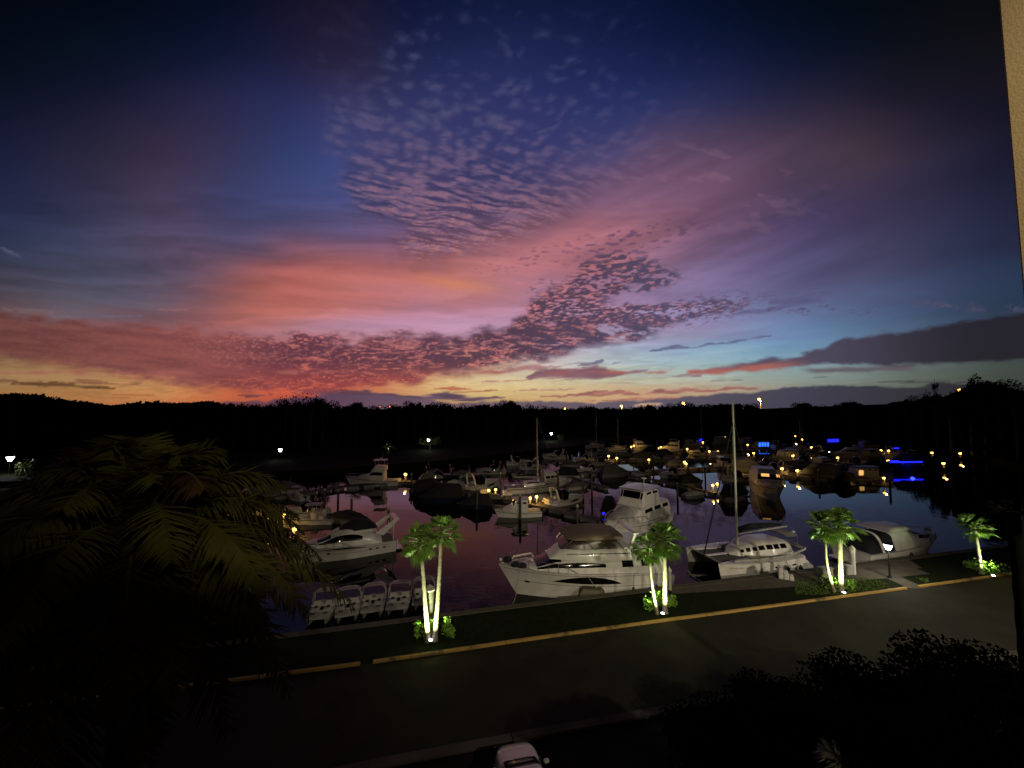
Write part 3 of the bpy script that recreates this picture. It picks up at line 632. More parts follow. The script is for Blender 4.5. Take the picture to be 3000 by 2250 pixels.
def flybridge(L=10.0, hm=None, name='motor_yacht', lit=False, bimini=None):
    root = thing(name, None, 'boat'); B = L*.34; H = Hull(L, B, L*.13, L*.18); H.build(hm or M_gel, root); H.deck(M_deck, root); H.stripe(M_trim, root, .82, .87)
    C = House([(L*.12, L*.31), (L*.50, L*.32), (L*.62, L*.22), (L*.80, L*.19)], [(L*.12, B*.42), (L*.55, B*.40), (L*.80, B*.16)], lambda x: H.zs(x/L)-.06, .4, .1); C.build(hm or M_gel, root)
    for sd in (0, 1):
        for (a, b_) in ((.06, .24), (.27, .42), (.45, .60)): C.patch(M_amberw if lit else M_glass, root, a, b_, (.08 if not sd else .92), (.24 if not sd else .76))
    C.patch(M_glass, root, .60, .72, .30, .70, 'windscreen')
    FB = House([(L*.14, L*.375), (L*.42, L*.39), (L*.52, L*.31)], [(L*.14, B*.38), (L*.52, B*.28)], L*.30, .4, .1); FB.build(hm or M_gel, root, 'flybridge')
    pipe_frame(root, L*.16, B*.40, L*.30, L*.45, hm or M_gel, r=.04)
    if bimini: canopy(root, L*.2, L*.46, B*.36, L*.48, bimini, 'bimini', posts=[(L*.22, L*.38), (L*.44, L*.38)])
    H.rail(M_steel, root, .45, .98, L*.055); antenna(root, L*.2, 0, L*.44, L*.2)
    return root
def houseboat(L=8.0, hm=None, name='house_boat', wm=None):
    root = thing(name, None, 'boat'); B = L*.36; H = Hull(L, B, L*.10, L*.13, full=3.2); H.build(hm or M_gel2, root); H.deck(M_deck, root)
    C = House([(L*.10, L*.30), (L*.55, L*.31), (L*.64, L*.30), (L*.70, L*.16)], [(L*.10, B*.44), (L*.6, B*.43), (L*.70, B*.40)], lambda x: H.zs(x/L)-.06, .16, .04); C.build(hm or M_gel2, root)
    for sd in (0, 1):
        for (a, b_) in ((.08, .24), (.36, .52), (.66, .80)): C.patch(wm or M_glass, root, a, b_, (.05 if not sd else .95), (.15 if not sd else .85), N=4)
    canopy(root, L*.02, L*.64, B*.44, L*.33, M_gel2, 'roof'); H.rail(M_steel, root, .5, .98, L*.06)
    return root
def sailboat(L=9.0, hm=None, mast=11.0, name='sailing_boat', boomcover=True):
    root = thing(name, None, 'boat'); B = L*.31; H = Hull(L, B, L*.10, L*.135, wl=.84); H.build(hm or M_gel, root); H.deck(M_deck, root); H.stripe(M_navy, root, .80, .88, name='cove_stripe')
    C = House([(L*.30, L*.185), (L*.50, L*.19), (L*.68, L*.15)], [(L*.30, B*.34), (L*.5, B*.33), (L*.68, B*.18)], lambda x: H.zs(x/L)-.05, .4, .15); C.build(hm or M_gel, root)
    for sd in (0, 1): C.patch(M_glass, root, .12, .75, (.10 if not sd else .90), (.22 if not sd else .78))
    MB().tube([(L*.56, 0, L*.15), (L*.555, 0, mast)], [.075, .055], 8).obj('mast', M_alu, root, True)
    MB().tube([(L*.54, 0, L*.25), (L*.14, 0, L*.26)], .05, 6).obj('boom', M_alu, root, True)
    MB().tube([(L*.53, 0, L*.275), (L*.35, 0, L*.285), (L*.15, 0, L*.275)], [.14, .16, .06], 8).obj('sail_cover', M_canb, root, True)
    mb = MB()
    for a in ((L*.98, 0, L*.14), (0.05, 0, L*.11), (L*.55, B*.46, L*.11), (L*.55, -B*.46, L*.11)): mb.tube([a, (L*.555, 0, mast-.1)], .008, 3)
    mb.obj('rigging', M_steel, root); H.rail(M_steel, root, .75, .98, L*.06, name='pulpit')
    return root
def pilothouse(L=7.0, hm=None, name='pilothouse_boat', wm=None):
    root = thing(name, None, 'boat'); B = L*.34; H = Hull(L, B, L*.11, L*.175, flare=1.8); H.build(hm or M_gel, root); H.deck(M_deck, root); H.stripe(M_trim, root, .78, .83)
    C = House([(L*.30, L*.36), (L*.56, L*.37), (L*.62, L*.25), (L*.82, L*.19)], [(L*.30, B*.40), (L*.6, B*.38), (L*.82, B*.15)], lambda x: H.zs(x/L)-.06, .3, .10); C.build(hm or M_gel, root)
    for sd in (0, 1):
        for (a, b_) in ((.05, .22), (.26, .44)): C.patch(wm or M_glass, root, a, b_, (.085 if not sd else .915), (.17 if not sd else .83), N=4)
    C.patch(M_glass, root, .51, .60, .22, .78, 'windscreen')
    canopy(root, L*.26, L*.62, B*.40, L*.375, hm or M_gel, 'cabin_roof', crown=.06)
    H.rail(M_steel, root, .5, .98, L*.06); outboard(root, -.2, 0, .4, L/7)
    MB().box((L*.14, 0, H.fs+.03), (L*.26, B*.74, .06)).obj('cockpit_sole', M_deck, root)
    return root
def covered(L=6.0, cov=None, hm=None, name='covered_boat'):
    root = thing(name, None, 'boat'); B = L*.36; H = Hull(L, B, L*.11, L*.16); H.build(hm or M_gelg, root); H.deck(M_deck, root, z=-.1)
    K = House([(L*.03, L*.22), (L*.12, L*.36), (L*.50, L*.40), (L*.66, L*.30), (L*.96, L*.165)], [(L*.03, B*.42), (L*.3, B*.46), (L*.66, B*.42), (L*.96, .04)], lambda x: H.zs(x/L)-.03, .42, .22); K.build(cov or M_canb, root, 'canvas_cover')
    outboard(root, -.2, 0, .35, L/7)
    return root
PROTO = {}
def boat(kind, X, Y, L, deg, label, name=None, first=None, group='small boats moored in the marina slips', **kw):
    key = (kind,)+tuple(sorted((k, v.name if hasattr(v, 'name') else v) for k, v in kw.items()))
    L0 = {'express': 8.0, 'runabout': 5.5, 'sportfish': 10.0, 'flybridge': 10.0, 'houseboat': 8.0, 'sailboat': 9.0, 'pilothouse': 7.0, 'covered': 6.0}[kind]
    if key not in PROTO: r = {'express': express, 'runabout': runabout, 'sportfish': sportfish, 'flybridge': flybridge, 'houseboat': houseboat, 'sailboat': sailboat, 'pilothouse': pilothouse, 'covered': covered}[kind](L0, **kw); PROTO[key] = r
    else: r = copy_tree(PROTO[key])
    s = L/L0; c = at(X, Y); a = R(deg); r.scale = (s, s, s); r.rotation_euler = (0, 0, a)
    r.location = (c.x-math.cos(a)*L*.47, c.y-math.sin(a)*L*.47, WZ)
    tag(r, label, 'sailboat' if kind == 'sailboat' else 'boat', group); return r
# ------------------------------------------------------------------ the five large boats in front
def place(root, stern, bow, wlfrac, L):
    a, b = at(*stern), at(*bow); d = b-a; ang = math.atan2(d.y, d.x); s = d.length/(L*wlfrac)
    root.location = (a.x, a.y, WZ); root.rotation_euler = (0, 0, ang); root.scale = (s, s, s); print(root.name, 'length', round(L*s, 2), 'heading', round(math.degrees(ang)), 'dist', round(a.y, 1)); return root
def side_v(sd, v): return v if sd > 0 else 1-v
# --- white express yacht, left
L = 13.0; B = 4.1
Y1 = thing('motor_yacht', 'large white motor yacht with black wraparound glass and swept arch, moored beside the date palm', 'boat')
H = Hull(L, B, 1.35, 2.0, wl=.86, full=2.5, flare=1.7); H.build(M_gel, Y1); H.deck(M_deck, Y1)
H.stripe(M_trim, Y1, .84, .86, .05, .97, 'styling_line'); H.stripe(M_trim, Y1, .62, .635, .05, .62, 'styling_line', off=.012)
for sd in (1, -1):
    for t0, v in ((.10, .70), (.165, .70), (.23, .70), (.60, .70), (.78, .70)): H.window(M_glass, Y1, t0, t0+.035, lambda u, v=v: v-.05*math.sin(math.pi*u)**.5, lambda u, v=v: v+.05*math.sin(math.pi*u)**.5, sd, 'porthole')
    H.window(M_glass, Y1, .28, .74, lambda u: .88+.03*u, lambda u: .905+.085*math.sin(math.pi*(u**.8))**1.2+.01*u, sd, 'hull_window')
zb = lambda x: H.zs(x/L)-.08
C = House([(L*.13, 1.9), (L*.24, 2.75), (L*.40, 2.95), (L*.52, 2.90), (L*.66, 2.35), (L*.80, 2.15), (L*.92, 1.98)], [(L*.13, B*.43), (L*.5, B*.42), (L*.7, B*.32), (L*.92, .06)], zb, .50, .16); C.build(M_gel, Y1, 'cabin')
# wraparound black glass
for sd in (1, -1): C.patch(M_glass, Y1, .22, .70, lambda u, sd=sd: side_v(sd, .05+.03*u), lambda u, sd=sd: side_v(sd, .05+.21*math.sin(math.pi*min(1, .12+u*.88))**.6), 'side_window', N=20)
C.patch(M_glass, Y1, .56, .70, .26, .74, 'windscreen')
T = House([(L*.18, 2.9), (L*.26, 3.4), (L*.38, 3.5), (L*.50, 3.3), (L*.60, 2.85)], [(L*.18, B*.38), (L*.45, B*.36), (L*.60, B*.14)], 2.80, .6, .2); T.build(M_gel, Y1, 'flybridge')
K = House([(L*.17, 3.2), (L*.24, 4.0), (L*.36, 4.25), (L*.46, 3.7), (L*.50, 3.35)], [(L*.17, B*.32), (L*.36, B*.34), (L*.50, B*.20)], 3.1, .6, .25); K.build(M_canb, Y1, 'canvas_cover')
mb = MB()
for sd in (1, -1): mb.add([(L*.12, sd*1.75, 2.2), (L*.20, sd*1.75, 2.55), (L*.02, sd*1.6, 3.9), (L*-.03, sd*1.6, 3.95), (L*.12, sd*1.62, 2.2), (L*.20, sd*1.62, 2.55), (L*.02, sd*1.48, 3.9), (L*-.03, sd*1.48, 3.95)], [(0, 1, 2, 3), (7, 6, 5, 4), (0, 4, 5, 1), (1, 5, 6, 2), (2, 6, 7, 3), (3, 7, 4, 0)])
mb.box((-.05, 0, 3.92), (.7, 3.2, .1), bev=.04).obj('radar_arch', M_gel, Y1)
for y_, z_ in ((1.7, 3.6), (-1.7, 3.0)): MB().tube([(.35, y_, 1.4), (.35, y_, z_)], .06, 6).obj('stern_post', M_gel, Y1, True)
MB().box((-.45, 0, .25), (.9, 3.3, .14), bev=.05).obj('swim_platform', M_gel, Y1)
MB().box((L*.08, 0, 1.36), (L*.13, 3.2, .06)).obj('cockpit_sole', M_teak, Y1)
H.rail(M_steel, Y1, .40, .985, .62)
place(Y1, (1152, 1602), (862, 1650), .86, L)
# --- main flybridge yacht, centre
L = 13.6; B = 4.4
Y2 = thing('motor_yacht', 'largest white flybridge yacht with tan canvas top and dark almond-shaped hull window', 'boat')
H = Hull(L, B, 2.0, 2.45, wl=.87, full=2.4, flare=1.8, taper=.95); H.build(M_gel, Y2); H.deck(M_deck, Y2)
H.stripe(M_trim, Y2, .93, .942, .02, .975, 'styling_line'); H.stripe(M_trim, Y2, .60, .612, .02, .93, 'styling_line', off=.012)
for sd in (1, -1):
    H.window(M_glass, Y2, .30, .72, lambda u: .665+.03*u+.02*(1-math.sin(math.pi*u)), lambda u: .675+.23*math.sin(math.pi*u**.85)**.9+.03*u, sd, 'hull_window')
    for t0, v in ((.86, .60), (.10, .50)): H.window(M_glass, Y2, t0, t0+.035, lambda u, v=v: v-.03*math.sin(math.pi*u)**.5, lambda u, v=v: v+.03*math.sin(math.pi*u)**.5, sd, 'porthole')
zb = lambda x: H.zs(x/L)-.10
C = House([(L*.03, 3.15), (L*.20, 3.2), (L*.55, 3.15), (L*.66, 3.0), (L*.78, 2.5), (L*.86, 2.35)], [(L*.03, B*.46), (L*.55, B*.44), (L*.78, B*.30), (L*.86, B*.10)], zb, .42, .10); C.build(M_gel, Y2, 'cabin')
for sd in (1, -1):
    C.patch(M_glass, Y2, .42, .90, lambda u, sd=sd: side_v(sd, .045), lambda u, sd=sd: side_v(sd, .045+.12*math.sin(math.pi*min(1, .08+.72*u))**.5), 'side_window', N=20)
    C.patch(M_glass, Y2, .07, .16, side_v(sd, .05), side_v(sd, .19), 'aft_window', N=4); C.patch(M_glass, Y2, .22, .30, side_v(sd, .04), side_v(sd, .20), 'side_door', N=4)
C.patch(M_glass, Y2, .73, .90, .22, .78, 'windscreen')
FB = House([(L*.22, 3.9), (L*.40, 4.0), (L*.56, 3.95), (L*.64, 3.6), (L*.70, 3.05)], [(L*.22, B*.44), (L*.5, B*.42), (L*.70, B*.22)], 3.0, .5, .12); FB.build(M_gel, Y2, 'flybridge')
FB.patch(M_trim, Y2, .02, .8, .075, .095, 'styling_line')
EN = House([(L*.30, 4.65), (L*.42, 4.8), (L*.56, 4.4), (L*.63, 3.85)], [(L*.30, B*.38), (L*.5, B*.37), (L*.63, B*.26)], 3.85, .4, .15)
EN.build(mat('smoked_vinyl', (.05, .035, .025), .3), Y2, 'enclosure_curtain')
TP = House([(L*.26, 4.8), (L*.32, 5.0), (L*.45, 5.08), (L*.56, 4.85), (L*.60, 4.7)], [(L*.26, B*.36), (L*.32, B*.42), (L*.45, B*.43), (L*.56, B*.40), (L*.60, B*.30)], 4.62, .5, .1); TP.build(M_canv, Y2, 'bimini_top')
mb = MB()
for sd in (1, -1):
    mb.tube([(L*.24, sd*1.8, 3.7), (L*.19, sd*1.7, 5.0)], [.16, .10], 6)
    for q in ([(L*.62, sd*1.3, 3.9), (L*.56, sd*1.6, 4.75)], [(L*.44, sd*1.85, 3.95), (L*.50, sd*1.7, 4.7)]): MB().tube(q, .03, 5).obj('bimini_pole', M_steel, Y2)
mb.box((L*.19, 0, 5.02), (.5, 3.7, .12), bev=.05).obj('radar_arch', M_gel, Y2, True)
MB().grid(lambda u, v: (L*(.03+.24*u), 1.9*(1-2*v), 3.95+.15*math.sin(math.pi*v)+.05*math.sin(9*u)), 6, 6).box((L*.15, 0, 3.92), (L*.23, 3.7, .06)).obj('aft_hardtop', M_gel, Y2, True)
for sd in (1, -1):
    for x in (L*.035, L*.10, L*.20): MB().box((x, sd*1.88, 3.45), (.12, .08, 1.0)).obj('aft_post', M_gel, Y2)
MB().box((-.05, 0, 1.8), (.15, 3.6, .5)).obj('transom_rail', M_gel, Y2)
MB().box((-.55, 0, .35), (1.1, 3.6, .14), bev=.05).obj('swim_platform', M_gel, Y2)
MB().ell((-.6, 0, .95), (.55, 1.5, .32), 12).obj('dinghy', M_gelg, Y2, True); outboard(Y2, -.7, 1.2, .9, .9, M_gelg)
H.rail(M_steel, Y2, .55, .992, .70, .022)
for (x, y, z) in ((L*.90, .55, 2.35), (L*.94, -.35, 2.45), (L*.86, .75, 2.3)):
    MB().ell((x, y, z+.15), (.38, .16, .30), 8).obj('covered_fender', M_canb, Y2, True)
MB().tube([(L*.76, -.8, 2.25), (L*.79, -.85, 2.85), (L*.90, -.55, 2.75), (L*.93, -.4, 2.35)], .09, 6).obj('folded_dinghy_davit', M_alu, Y2, True)
MB().ell((L*.985, 0, 2.75), (.13, .13, .13), 8).obj('anchor_ball', M_gel, Y2, True); MB().ell((L*.80, .4, 2.75), (.14, .14, .16), 8).obj('searchlight', M_gel, Y2, True)
for t, v in ((.50, .25), (.24, .28), (.08, .30)):
    q = H.p(t, v, -1); q1 = H.p(t, v, 1)
    for s_, p_ in ((-1, q), (1, q1)): MB().ell((p_[0], p_[1]+.12*s_, p_[2]+.35), (.15, .15, .38), 8).tube([(p_[0], p_[1]+.12*s_, p_[2]+.6), (p_[0], H.ws(t)*s_, H.zs(t))], .012, 3).obj('fender', M_trim, Y2, True)
place(Y2, (1925, 1716), (1522, 1738), .87, L)
for t_, q_ in ((.16, (1905, 1722)), (.50, (1800, 1738)), (.88, (1500, 1774))):
    a = H.p(t_, .96, 1); e = at(q_[0], q_[1], -.1); mw = (Y2.matrix_world if False else Matrix.Translation(Y2.location) @ Euler(Y2.rotation_euler).to_matrix().to_4x4() @ Matrix.Diagonal((*Y2.scale, 1)))
    le = mw.inverted() @ e; a = Vector(a); MB().tube([a.lerp(le, k/6)-Vector((0, 0, .5*math.sin(math.pi*k/6))) for k in range(7)], .02, 4).obj('mooring_rope', M_canw, Y2)
# --- catamaran
L = 11.6
CT = thing('sailing_catamaran', 'white sailing catamaran with tall mast and row of square cabin windows, tied along the quay', 'sailboat')
pA, pB, pC = at(2120, 1698), at(2372, 1663), at(2018, 1651)
ang = math.atan2((pA-pB).y, (pA-pB).x); lat = Vector((-math.sin(ang), math.cos(ang), 0)); sep = abs((pC-pA).dot(lat))
S = (pA-pB).length/(L*.95); print('cat', (pA-pB).length, sep/S, S); sep = min(max(sep/S, 4.6), 6.2)
for sd in (0, 1):
    hh = Hull(L, 1.55, 1.35, 1.55, wl=.965, full=3.0, flare=1.0, taper=.55); off = -sep*sd
    class HH(Hull): pass
    mb = MB()
    f = lambda t, v, s: (hh.p(t, v, s)[0], hh.p(t, v, s)[1]+off, min(hh.p(t, v, s)[2], .35+max(0, t)*9.0+ .0) if t < .16 else hh.p(t, v, s)[2])
    mb.grid(lambda u, v: f(u, v, 1), 26, 8, True).grid(lambda u, v: f(u, v, -1), 26, 8).grid(lambda u, v: (hh.L*u, hh.ws(u)*(1-2*v)+off, min(hh.zs(u)+.03*(1-(1-2*v)**2), .35+u*9.0)), 26, 4).grid(lambda u, v: (0, f(0, v, 1)[1]*(1-u)+f(0, v, -1)[1]*u, f(0, v, 1)[2]), 4, 8, True)
    ho = mb.obj('hull', M_gel, CT, True)
    for s_ in (1, -1):
        for t0 in (.22, .42): MB().grid(lambda u, v: (lambda q: (q[0], q[1]+.015*s_+off, q[2]))(hh.p(t0+.05*u, .66+.09*v, s_)), 3, 1, s_ > 0).obj('hull_window', M_glass, ho)
        MB().grid(lambda u, v: (lambda q: (q[0], q[1]+.015*s_+off, q[2]))(hh.p(.60+.10*u, .48+.18*v, s_)), 3, 1, s_ > 0).obj('faded_decal', M_gel2, ho)
# name script on the near bow is drawn as a slim line of lettering strokes
mb = MB()
for i in range(15):
    t = .66+.017*i; h0 = .07+.05*math.sin(i*2.3); q = hh.p(t, .80, 1); q = Hull(L, 1.55, 1.35, 1.55, wl=.965, full=3.0, flare=1.0, taper=.55).p(t, .80, 1)
    if i in (6, 7): continue
    mb.tube([(q[0], q[1]+.02, q[2]-.07), (q[0]+.06, q[1]+.02, q[2]+h0), (q[0]+.13, q[1]+.02, q[2]-.05)], .014, 3)
mb.obj('name_lettering', M_gelg, CT)
yc = -sep/2
br = House([(L*.06, 1.42), (L*.30, 1.52), (L*.62, 1.58)], [(L*.06, sep/2+.2), (L*.62, sep/2+.2)], .75, .2, .02); mb = MB().grid(lambda u, v: br.p(u, v)+Vector((0, yc, 0)), 12, 16)
mb.box((L*.62, yc, 1.15), (.1, sep, .8)); mb.obj('bridge_deck', M_deck, CT, True)
cb_ = House([(L*.14, 2.55), (L*.22, 2.75), (L*.40, 2.80), (L*.54, 2.55), (L*.64, 2.15), (L*.72, 1.62)], [(L*.14, sep*.42), (L*.35, sep*.43), (L*.55, sep*.34), (L*.66, sep*.22), (L*.72, sep*.08)], 1.45, .38, .22)
class Shift:
    pass
cabin = MB().grid(lambda u, v: cb_.p(u, v)+Vector((0, yc, 0)), 30, 22)
for t in (0, 1):
    b0 = len(cabin.v); P = [cb_.p(t, i/22)+Vector((0, yc, 0)) for i in range(23)]; cabin.v += [tuple(q) for q in P]; cabin.f.append(tuple(range(b0, b0+23)) if t else tuple(range(b0+22, b0-1, -1)))
co = cabin.obj('cabin', M_gel, CT, True)
for sd in (1, -1):
    for i, (a, b_) in enumerate(((.10, .215), (.25, .345), (.375, .475), (.505, .60), (.63, .70), (.735, .79), (.82, .87))):
        w_ = cb_.patch(M_glass, co, a, b_, side_v(sd, .045), side_v(sd, .045+(.125 if i < 5 else .15)), 'window', N=4); w_.location = (0, yc, 0)
MB().tube([(L*.60, yc, 1.6), (L*.595, yc, 17.6)], [.13, .10], 10).obj('mast', M_alu, CT, True)
MB().tube([(L*.585, yc, 3.35), (L*.04, yc+.3, 3.75)], .09, 8).obj('boom', M_alu, CT, True)
MB().tube([(L*.575, yc, 3.75), (L*.45, yc+.05, 4.0), (L*.25, yc+.15, 4.05), (L*.10, yc+.22, 3.95)], [.32, .34, .24, .12], 10).obj('sail_cover', M_canb, CT, True)
MB().tube([(L*.97, yc, 1.5), (L*.605, yc, 15.2)], .07, 6).obj('furled_jib', M_canb, CT, True)
mb = MB()
for a in ((L*.45, .5, 1.5), (L*.45, -sep-.5, 1.5)): mb.tube([a, (L*.597, yc, 15.6)], .012, 3)
mb.tube([(L*.61, yc+.25, 3), (L*.60, yc+.3, 17.2)], .015, 3); mb.obj('rigging', M_steel, CT)
MB().tube([(L*.965, 0, 1.55), (L*.965, -sep, 1.55)], .09, 8).obj('forward_beam', M_alu, CT, True)
MB().grid(lambda u, v: (L*(.64+.31*u), -.55-(sep-1.1)*v, 1.42-.05*math.sin(math.pi*u)), 6, 6).obj('trampoline', M_cang, CT)
MB().box((L*.80, yc, 1.50), (L*.32, .35, .10), bev=.03).obj('centre_walkway', M_gel, CT)
MB().tube([(L*.10, .55, 2.4), (L*.11, .55, 2.2), (L*.30, .62, 1.78), (L*.60, .55, 1.72), (L*.86, .3, 1.75)], .10, 6).obj('rolled_side_cover', M_canw, CT, True)
mb = MB()
for i in range(14):
    t = .12+.85*i/13; mb.tube([(L*t, .45*(1-max(0, t-.7)*2), 1.45), (L*t, .45*(1-max(0, t-.7)*2), 2.05)], .012, 4)
    mb.tube([(L*t, -sep-.45*(1-max(0, t-.7)*2), 1.45), (L*t, -sep-.45*(1-max(0, t-.7)*2), 2.05)], .012, 4)
mb.obj('guard_rail_posts', M_steel, CT)
canopy(CT, L*.02, L*.16, sep*.33, 3.05, M_canw, 'cockpit_bimini', posts=[(L*.03, 1.5)]); [setattr(c_, 'location', (0, yc, 0)) for c_ in CT.children if c_.name.startswith(('cockpit_bimini', 'canopy_post'))]
MB().ell((L*.06, yc+1.2, 3.45), (.22, .22, .12), 8).obj('radar_dome', M_gel, CT, True)
MB().ell((-.3, yc, 1.7), (.5, 1.5, .28), 12).obj('dinghy', M_gelg, CT, True)
for t in (.20, .34, .44): MB().ell((L*t, .92, .55), (.17, .17, .32), 8).tube([(L*t, .9, .8), (L*t, .75, 1.45)], .012, 3).obj('fender', M_trim, CT, True)
place(CT, (2372, 1663), (2120, 1698), .95, L)
# --- express cruiser, right, bow away right
L = 12.6; B = 3.9
Y4 = thing('motor_yacht', 'white cruiser with long dark side windows behind the lit lamp post, bow to the right', 'boat')
H = Hull(L, B, 1.3, 1.9, wl=.86, full=2.5, flare=1.8); H.build(M_gel, Y4); H.deck(M_deck, Y4); H.stripe(M_trim, Y4, .70, .72, .05, .97, 'styling_line')
zb = lambda x: H.zs(x/L)-.08
C = House([(L*.30, 2.75), (L*.36, 3.15), (L*.50, 3.25), (L*.62, 2.6), (L*.78, 2.15), (L*.94, 1.9)], [(L*.30, B*.42), (L*.5, B*.42), (L*.75, B*.28), (L*.94, .05)], zb, .55, .2); C.build(M_gel, Y4, 'cabin')
for sd in (1, -1):
    C.patch(M_glass, Y4, .50, .92, lambda u, sd=sd: side_v(sd, .10), lambda u, sd=sd: side_v(sd, .10+.17*math.sin(math.pi*u**.8)**.6), 'side_window', N=18)
    C.patch(M_glass, Y4, .28, .44, lambda u, sd=sd: side_v(sd, .30), lambda u, sd=sd: side_v(sd, .30+.10*(1-u)), 'quarter_window', N=6)
    H.window(M_glass, Y4, .14, .20, lambda u: .55, lambda u: .66, sd, 'porthole')
C.patch(M_glass, Y4, .44, .66, .26, .74, 'windscreen')
K = House([(L*.04, 1.7), (L*.10, 2.3), (L*.30, 2.85), (L*.36, 2.85)], [(L*.04, B*.40), (L*.36, B*.40)], lambda x: H.zs(x/L)-.03, .5, .2); K.build(M_canb, Y4, 'cockpit_canvas')
T = House([(L*.24, 3.2), (L*.34, 3.5), (L*.50, 3.45), (L*.56, 3.2)], [(L*.24, B*.38), (L*.56, B*.32)], 3.1, .5, .2); T.build(M_gel, Y4, 'hardtop')
pipe_frame(Y4, L*.16, B*.42, 1.3, 3.1, M_gel, r=.05)
MB().box((-.45, 0, .25), (.9, 3.1, .14), bev=.05).obj('swim_platform', M_gel, Y4)
H.rail(M_steel, Y4, .5, .99, .65); MB().ell((L*.93, .2, 2.25), (.3, .3, .22), 8).obj('anchor_windlass_cover', M_gelg, Y4, True)
MB().ell((L*.42, -B*.5, .9), (.14, .14, .3), 8).obj('fender', M_trim, Y4, True)
place(Y4, (2492, 1648), (2712, 1618), .86, L)
# --- motor yacht with wheelhouse, bow towards lower left, canvas over its foredeck
L = 12.5; B = 4.2
Y5 = thing('motor_yacht', 'white trawler yacht with three wheelhouse windows and canvas foredeck, behind the largest yacht', 'boat')
H = Hull(L, B, 1.6, 2.1, wl=.88, full=2.5, flare=1.8); H.build(M_gel, Y5); H.deck(M_deck, Y5); H.stripe(M_trim, Y5, .84, .87)
zb = lambda x: H.zs(x/L)-.1
C = House([(L*.06, 3.3), (L*.40, 3.35), (L*.60, 3.2), (L*.70, 2.6), (L*.74, 2.1)], [(L*.06, B*.45), (L*.60, B*.42), (L*.74, B*.34)], zb, .28, .08); C.build(M_gel, Y5, 'cabin')
for sd in (1, -1):
    for a, b_ in ((.06, .22), (.28, .46), (.52, .72)): C.patch(M_glass, Y5, a, b_, side_v(sd, .05), side_v(sd, .155), 'window', N=4)
WH = House([(L*.26, 4.9), (L*.46, 5.0), (L*.52, 4.85), (L*.56, 3.95), (L*.60, 3.35)], [(L*.26, B*.40), (L*.52, B*.38), (L*.60, B*.36)], 3.25, .22, .08); WH.build(M_gel, Y5, 'wheelhouse')
for a, b_ in ((.27, .40), (.43, .57), (.60, .73)): WH.patch(M_glass, Y5, .775, .86, a, b_, 'windscreen', N=4, off=.03)
for sd in (1, -1):
    for a, b_ in ((.08, .34), (.42, .66)): WH.patch(M_glass, Y5, a, b_, side_v(sd, .075), side_v(sd, .16), 'window', N=4)
canopy(Y5, L*.22, L*.55, B*.42, 5.0, M_gel, 'wheelhouse_roof', crown=.08)
K = House([(L*.58, 3.3), (L*.66, 3.1), (L*.80, 2.75), (L*.92, 2.6), (L*1.0, 2.2)], [(L*.58, B*.42), (L*.75, B*.40), (L*.92, B*.20), (L*1.0, .06)], lambda x: H.zs(min(1, x/L))-.3, .8, .1)
mb = MB().grid(lambda u, v: K.p(u, v)+Vector((0, 0, .10*math.sin(u*17+v*9)*math.sin(math.pi*v))), 34, 22); mb.obj('foredeck_canvas', M_canw, Y5, True)
MB().tube([(L*.30, 0, 5.1), (L*.30, 0, 6.0)], .05, 6).ell((L*.30, 0, 5.9), (.32, .32, .13), 10).ell((L*.38, .5, 5.35), (.2, .2, .2), 8).obj('radar_mast', M_gel, Y5, True)
H.rail(M_steel, Y5, .5, .98, .7)
place(Y5, (1930, 1528), (1795, 1590), .88, L)
# --- bow-on flybridge yacht at right
L = 12.0; B = 4.2
Y6 = thing('motor_yacht', 'motor yacht seen bow-on with amber lit wheelhouse window, right of the catamaran mast', 'boat')
H = Hull(L, B, 1.6, 2.4, wl=.86, full=2.2, flare=2.0); H.build(M_gel2, Y6); H.deck(M_deck, Y6); H.stripe(M_trim, Y6, .90, .93)
zb = lambda x: H.zs(x/L)-.1
C = House([(L*.06, 3.6), (L*.50, 3.7), (L*.57, 3.55), (L*.62, 2.55), (L*.80, 2.3)], [(L*.06, B*.45), (L*.60, B*.42), (L*.80, B*.2)], zb, .26, .08); C.build(M_gel2, Y6, 'cabin')
C.patch(M_glass, Y6, .665, .735, .20, .80, 'windscreen', off=.03, N=6)
for a, b_ in ((.33, .39), (.42, .46), (.50, .57)): C.patch(M_amberw, Y6, .68, .715, a, b_, 'lit_window', off=.06, N=3)
FB = House([(L*.10, 4.1), (L*.42, 4.15), (L*.50, 3.7)], [(L*.10, B*.40), (L*.50, B*.34)], 3.6, .3, .1); FB.build(M_gel2, Y6, 'flybridge')
H.rail(M_steel, Y6, .5, .98, .7)
c = at(2262, 1462); Y6.scale = (1.08,)*3; Y6.rotation_euler = (0, 0, R(247)); Y6.location = (c.x-math.cos(R(247))*9.0, c.y-math.sin(R(247))*9.0, WZ)
for y in (Y1, Y2, Y4, Y5, Y6): y['group'] = 'large yachts moored nearest the quay'
# --- pedal boats
PB = thing('pedal_boat', None, 'pedal boat')
mb = MB()
for sd in (1, -1):
    h = Hull(2.7, .56, .42, .46, wl=.93, full=3, depth=.2); mb.grid(lambda u, v: (lambda q: (-q[0]+1.35, q[1]+sd*.5, q[2]))(h.p(u, v, 1)), 14, 4).grid(lambda u, v: (lambda q: (-q[0]+1.35, q[1]+sd*.5, q[2]))(h.p(u, v, -1)), 14, 4, True).grid(lambda u, v: (-2.7*u+1.35, h.ws(u)*(1-2*v)+sd*.5, h.zs(u)), 14, 2)
mb.box((.05, 0, .46), (2.45, 1.45, .26), bev=.08); mb.obj('float_hull', M_pedal, PB, True)
mb = MB()
for y in (.38, -.38):
    mb.box((-.15, y, .60), (.46, .52, .16), bev=.06).box((.14, y, .86), (.14, .52, .58), bev=.06).box((.62, y, .60), (.40, .5, .16), bev=.06)
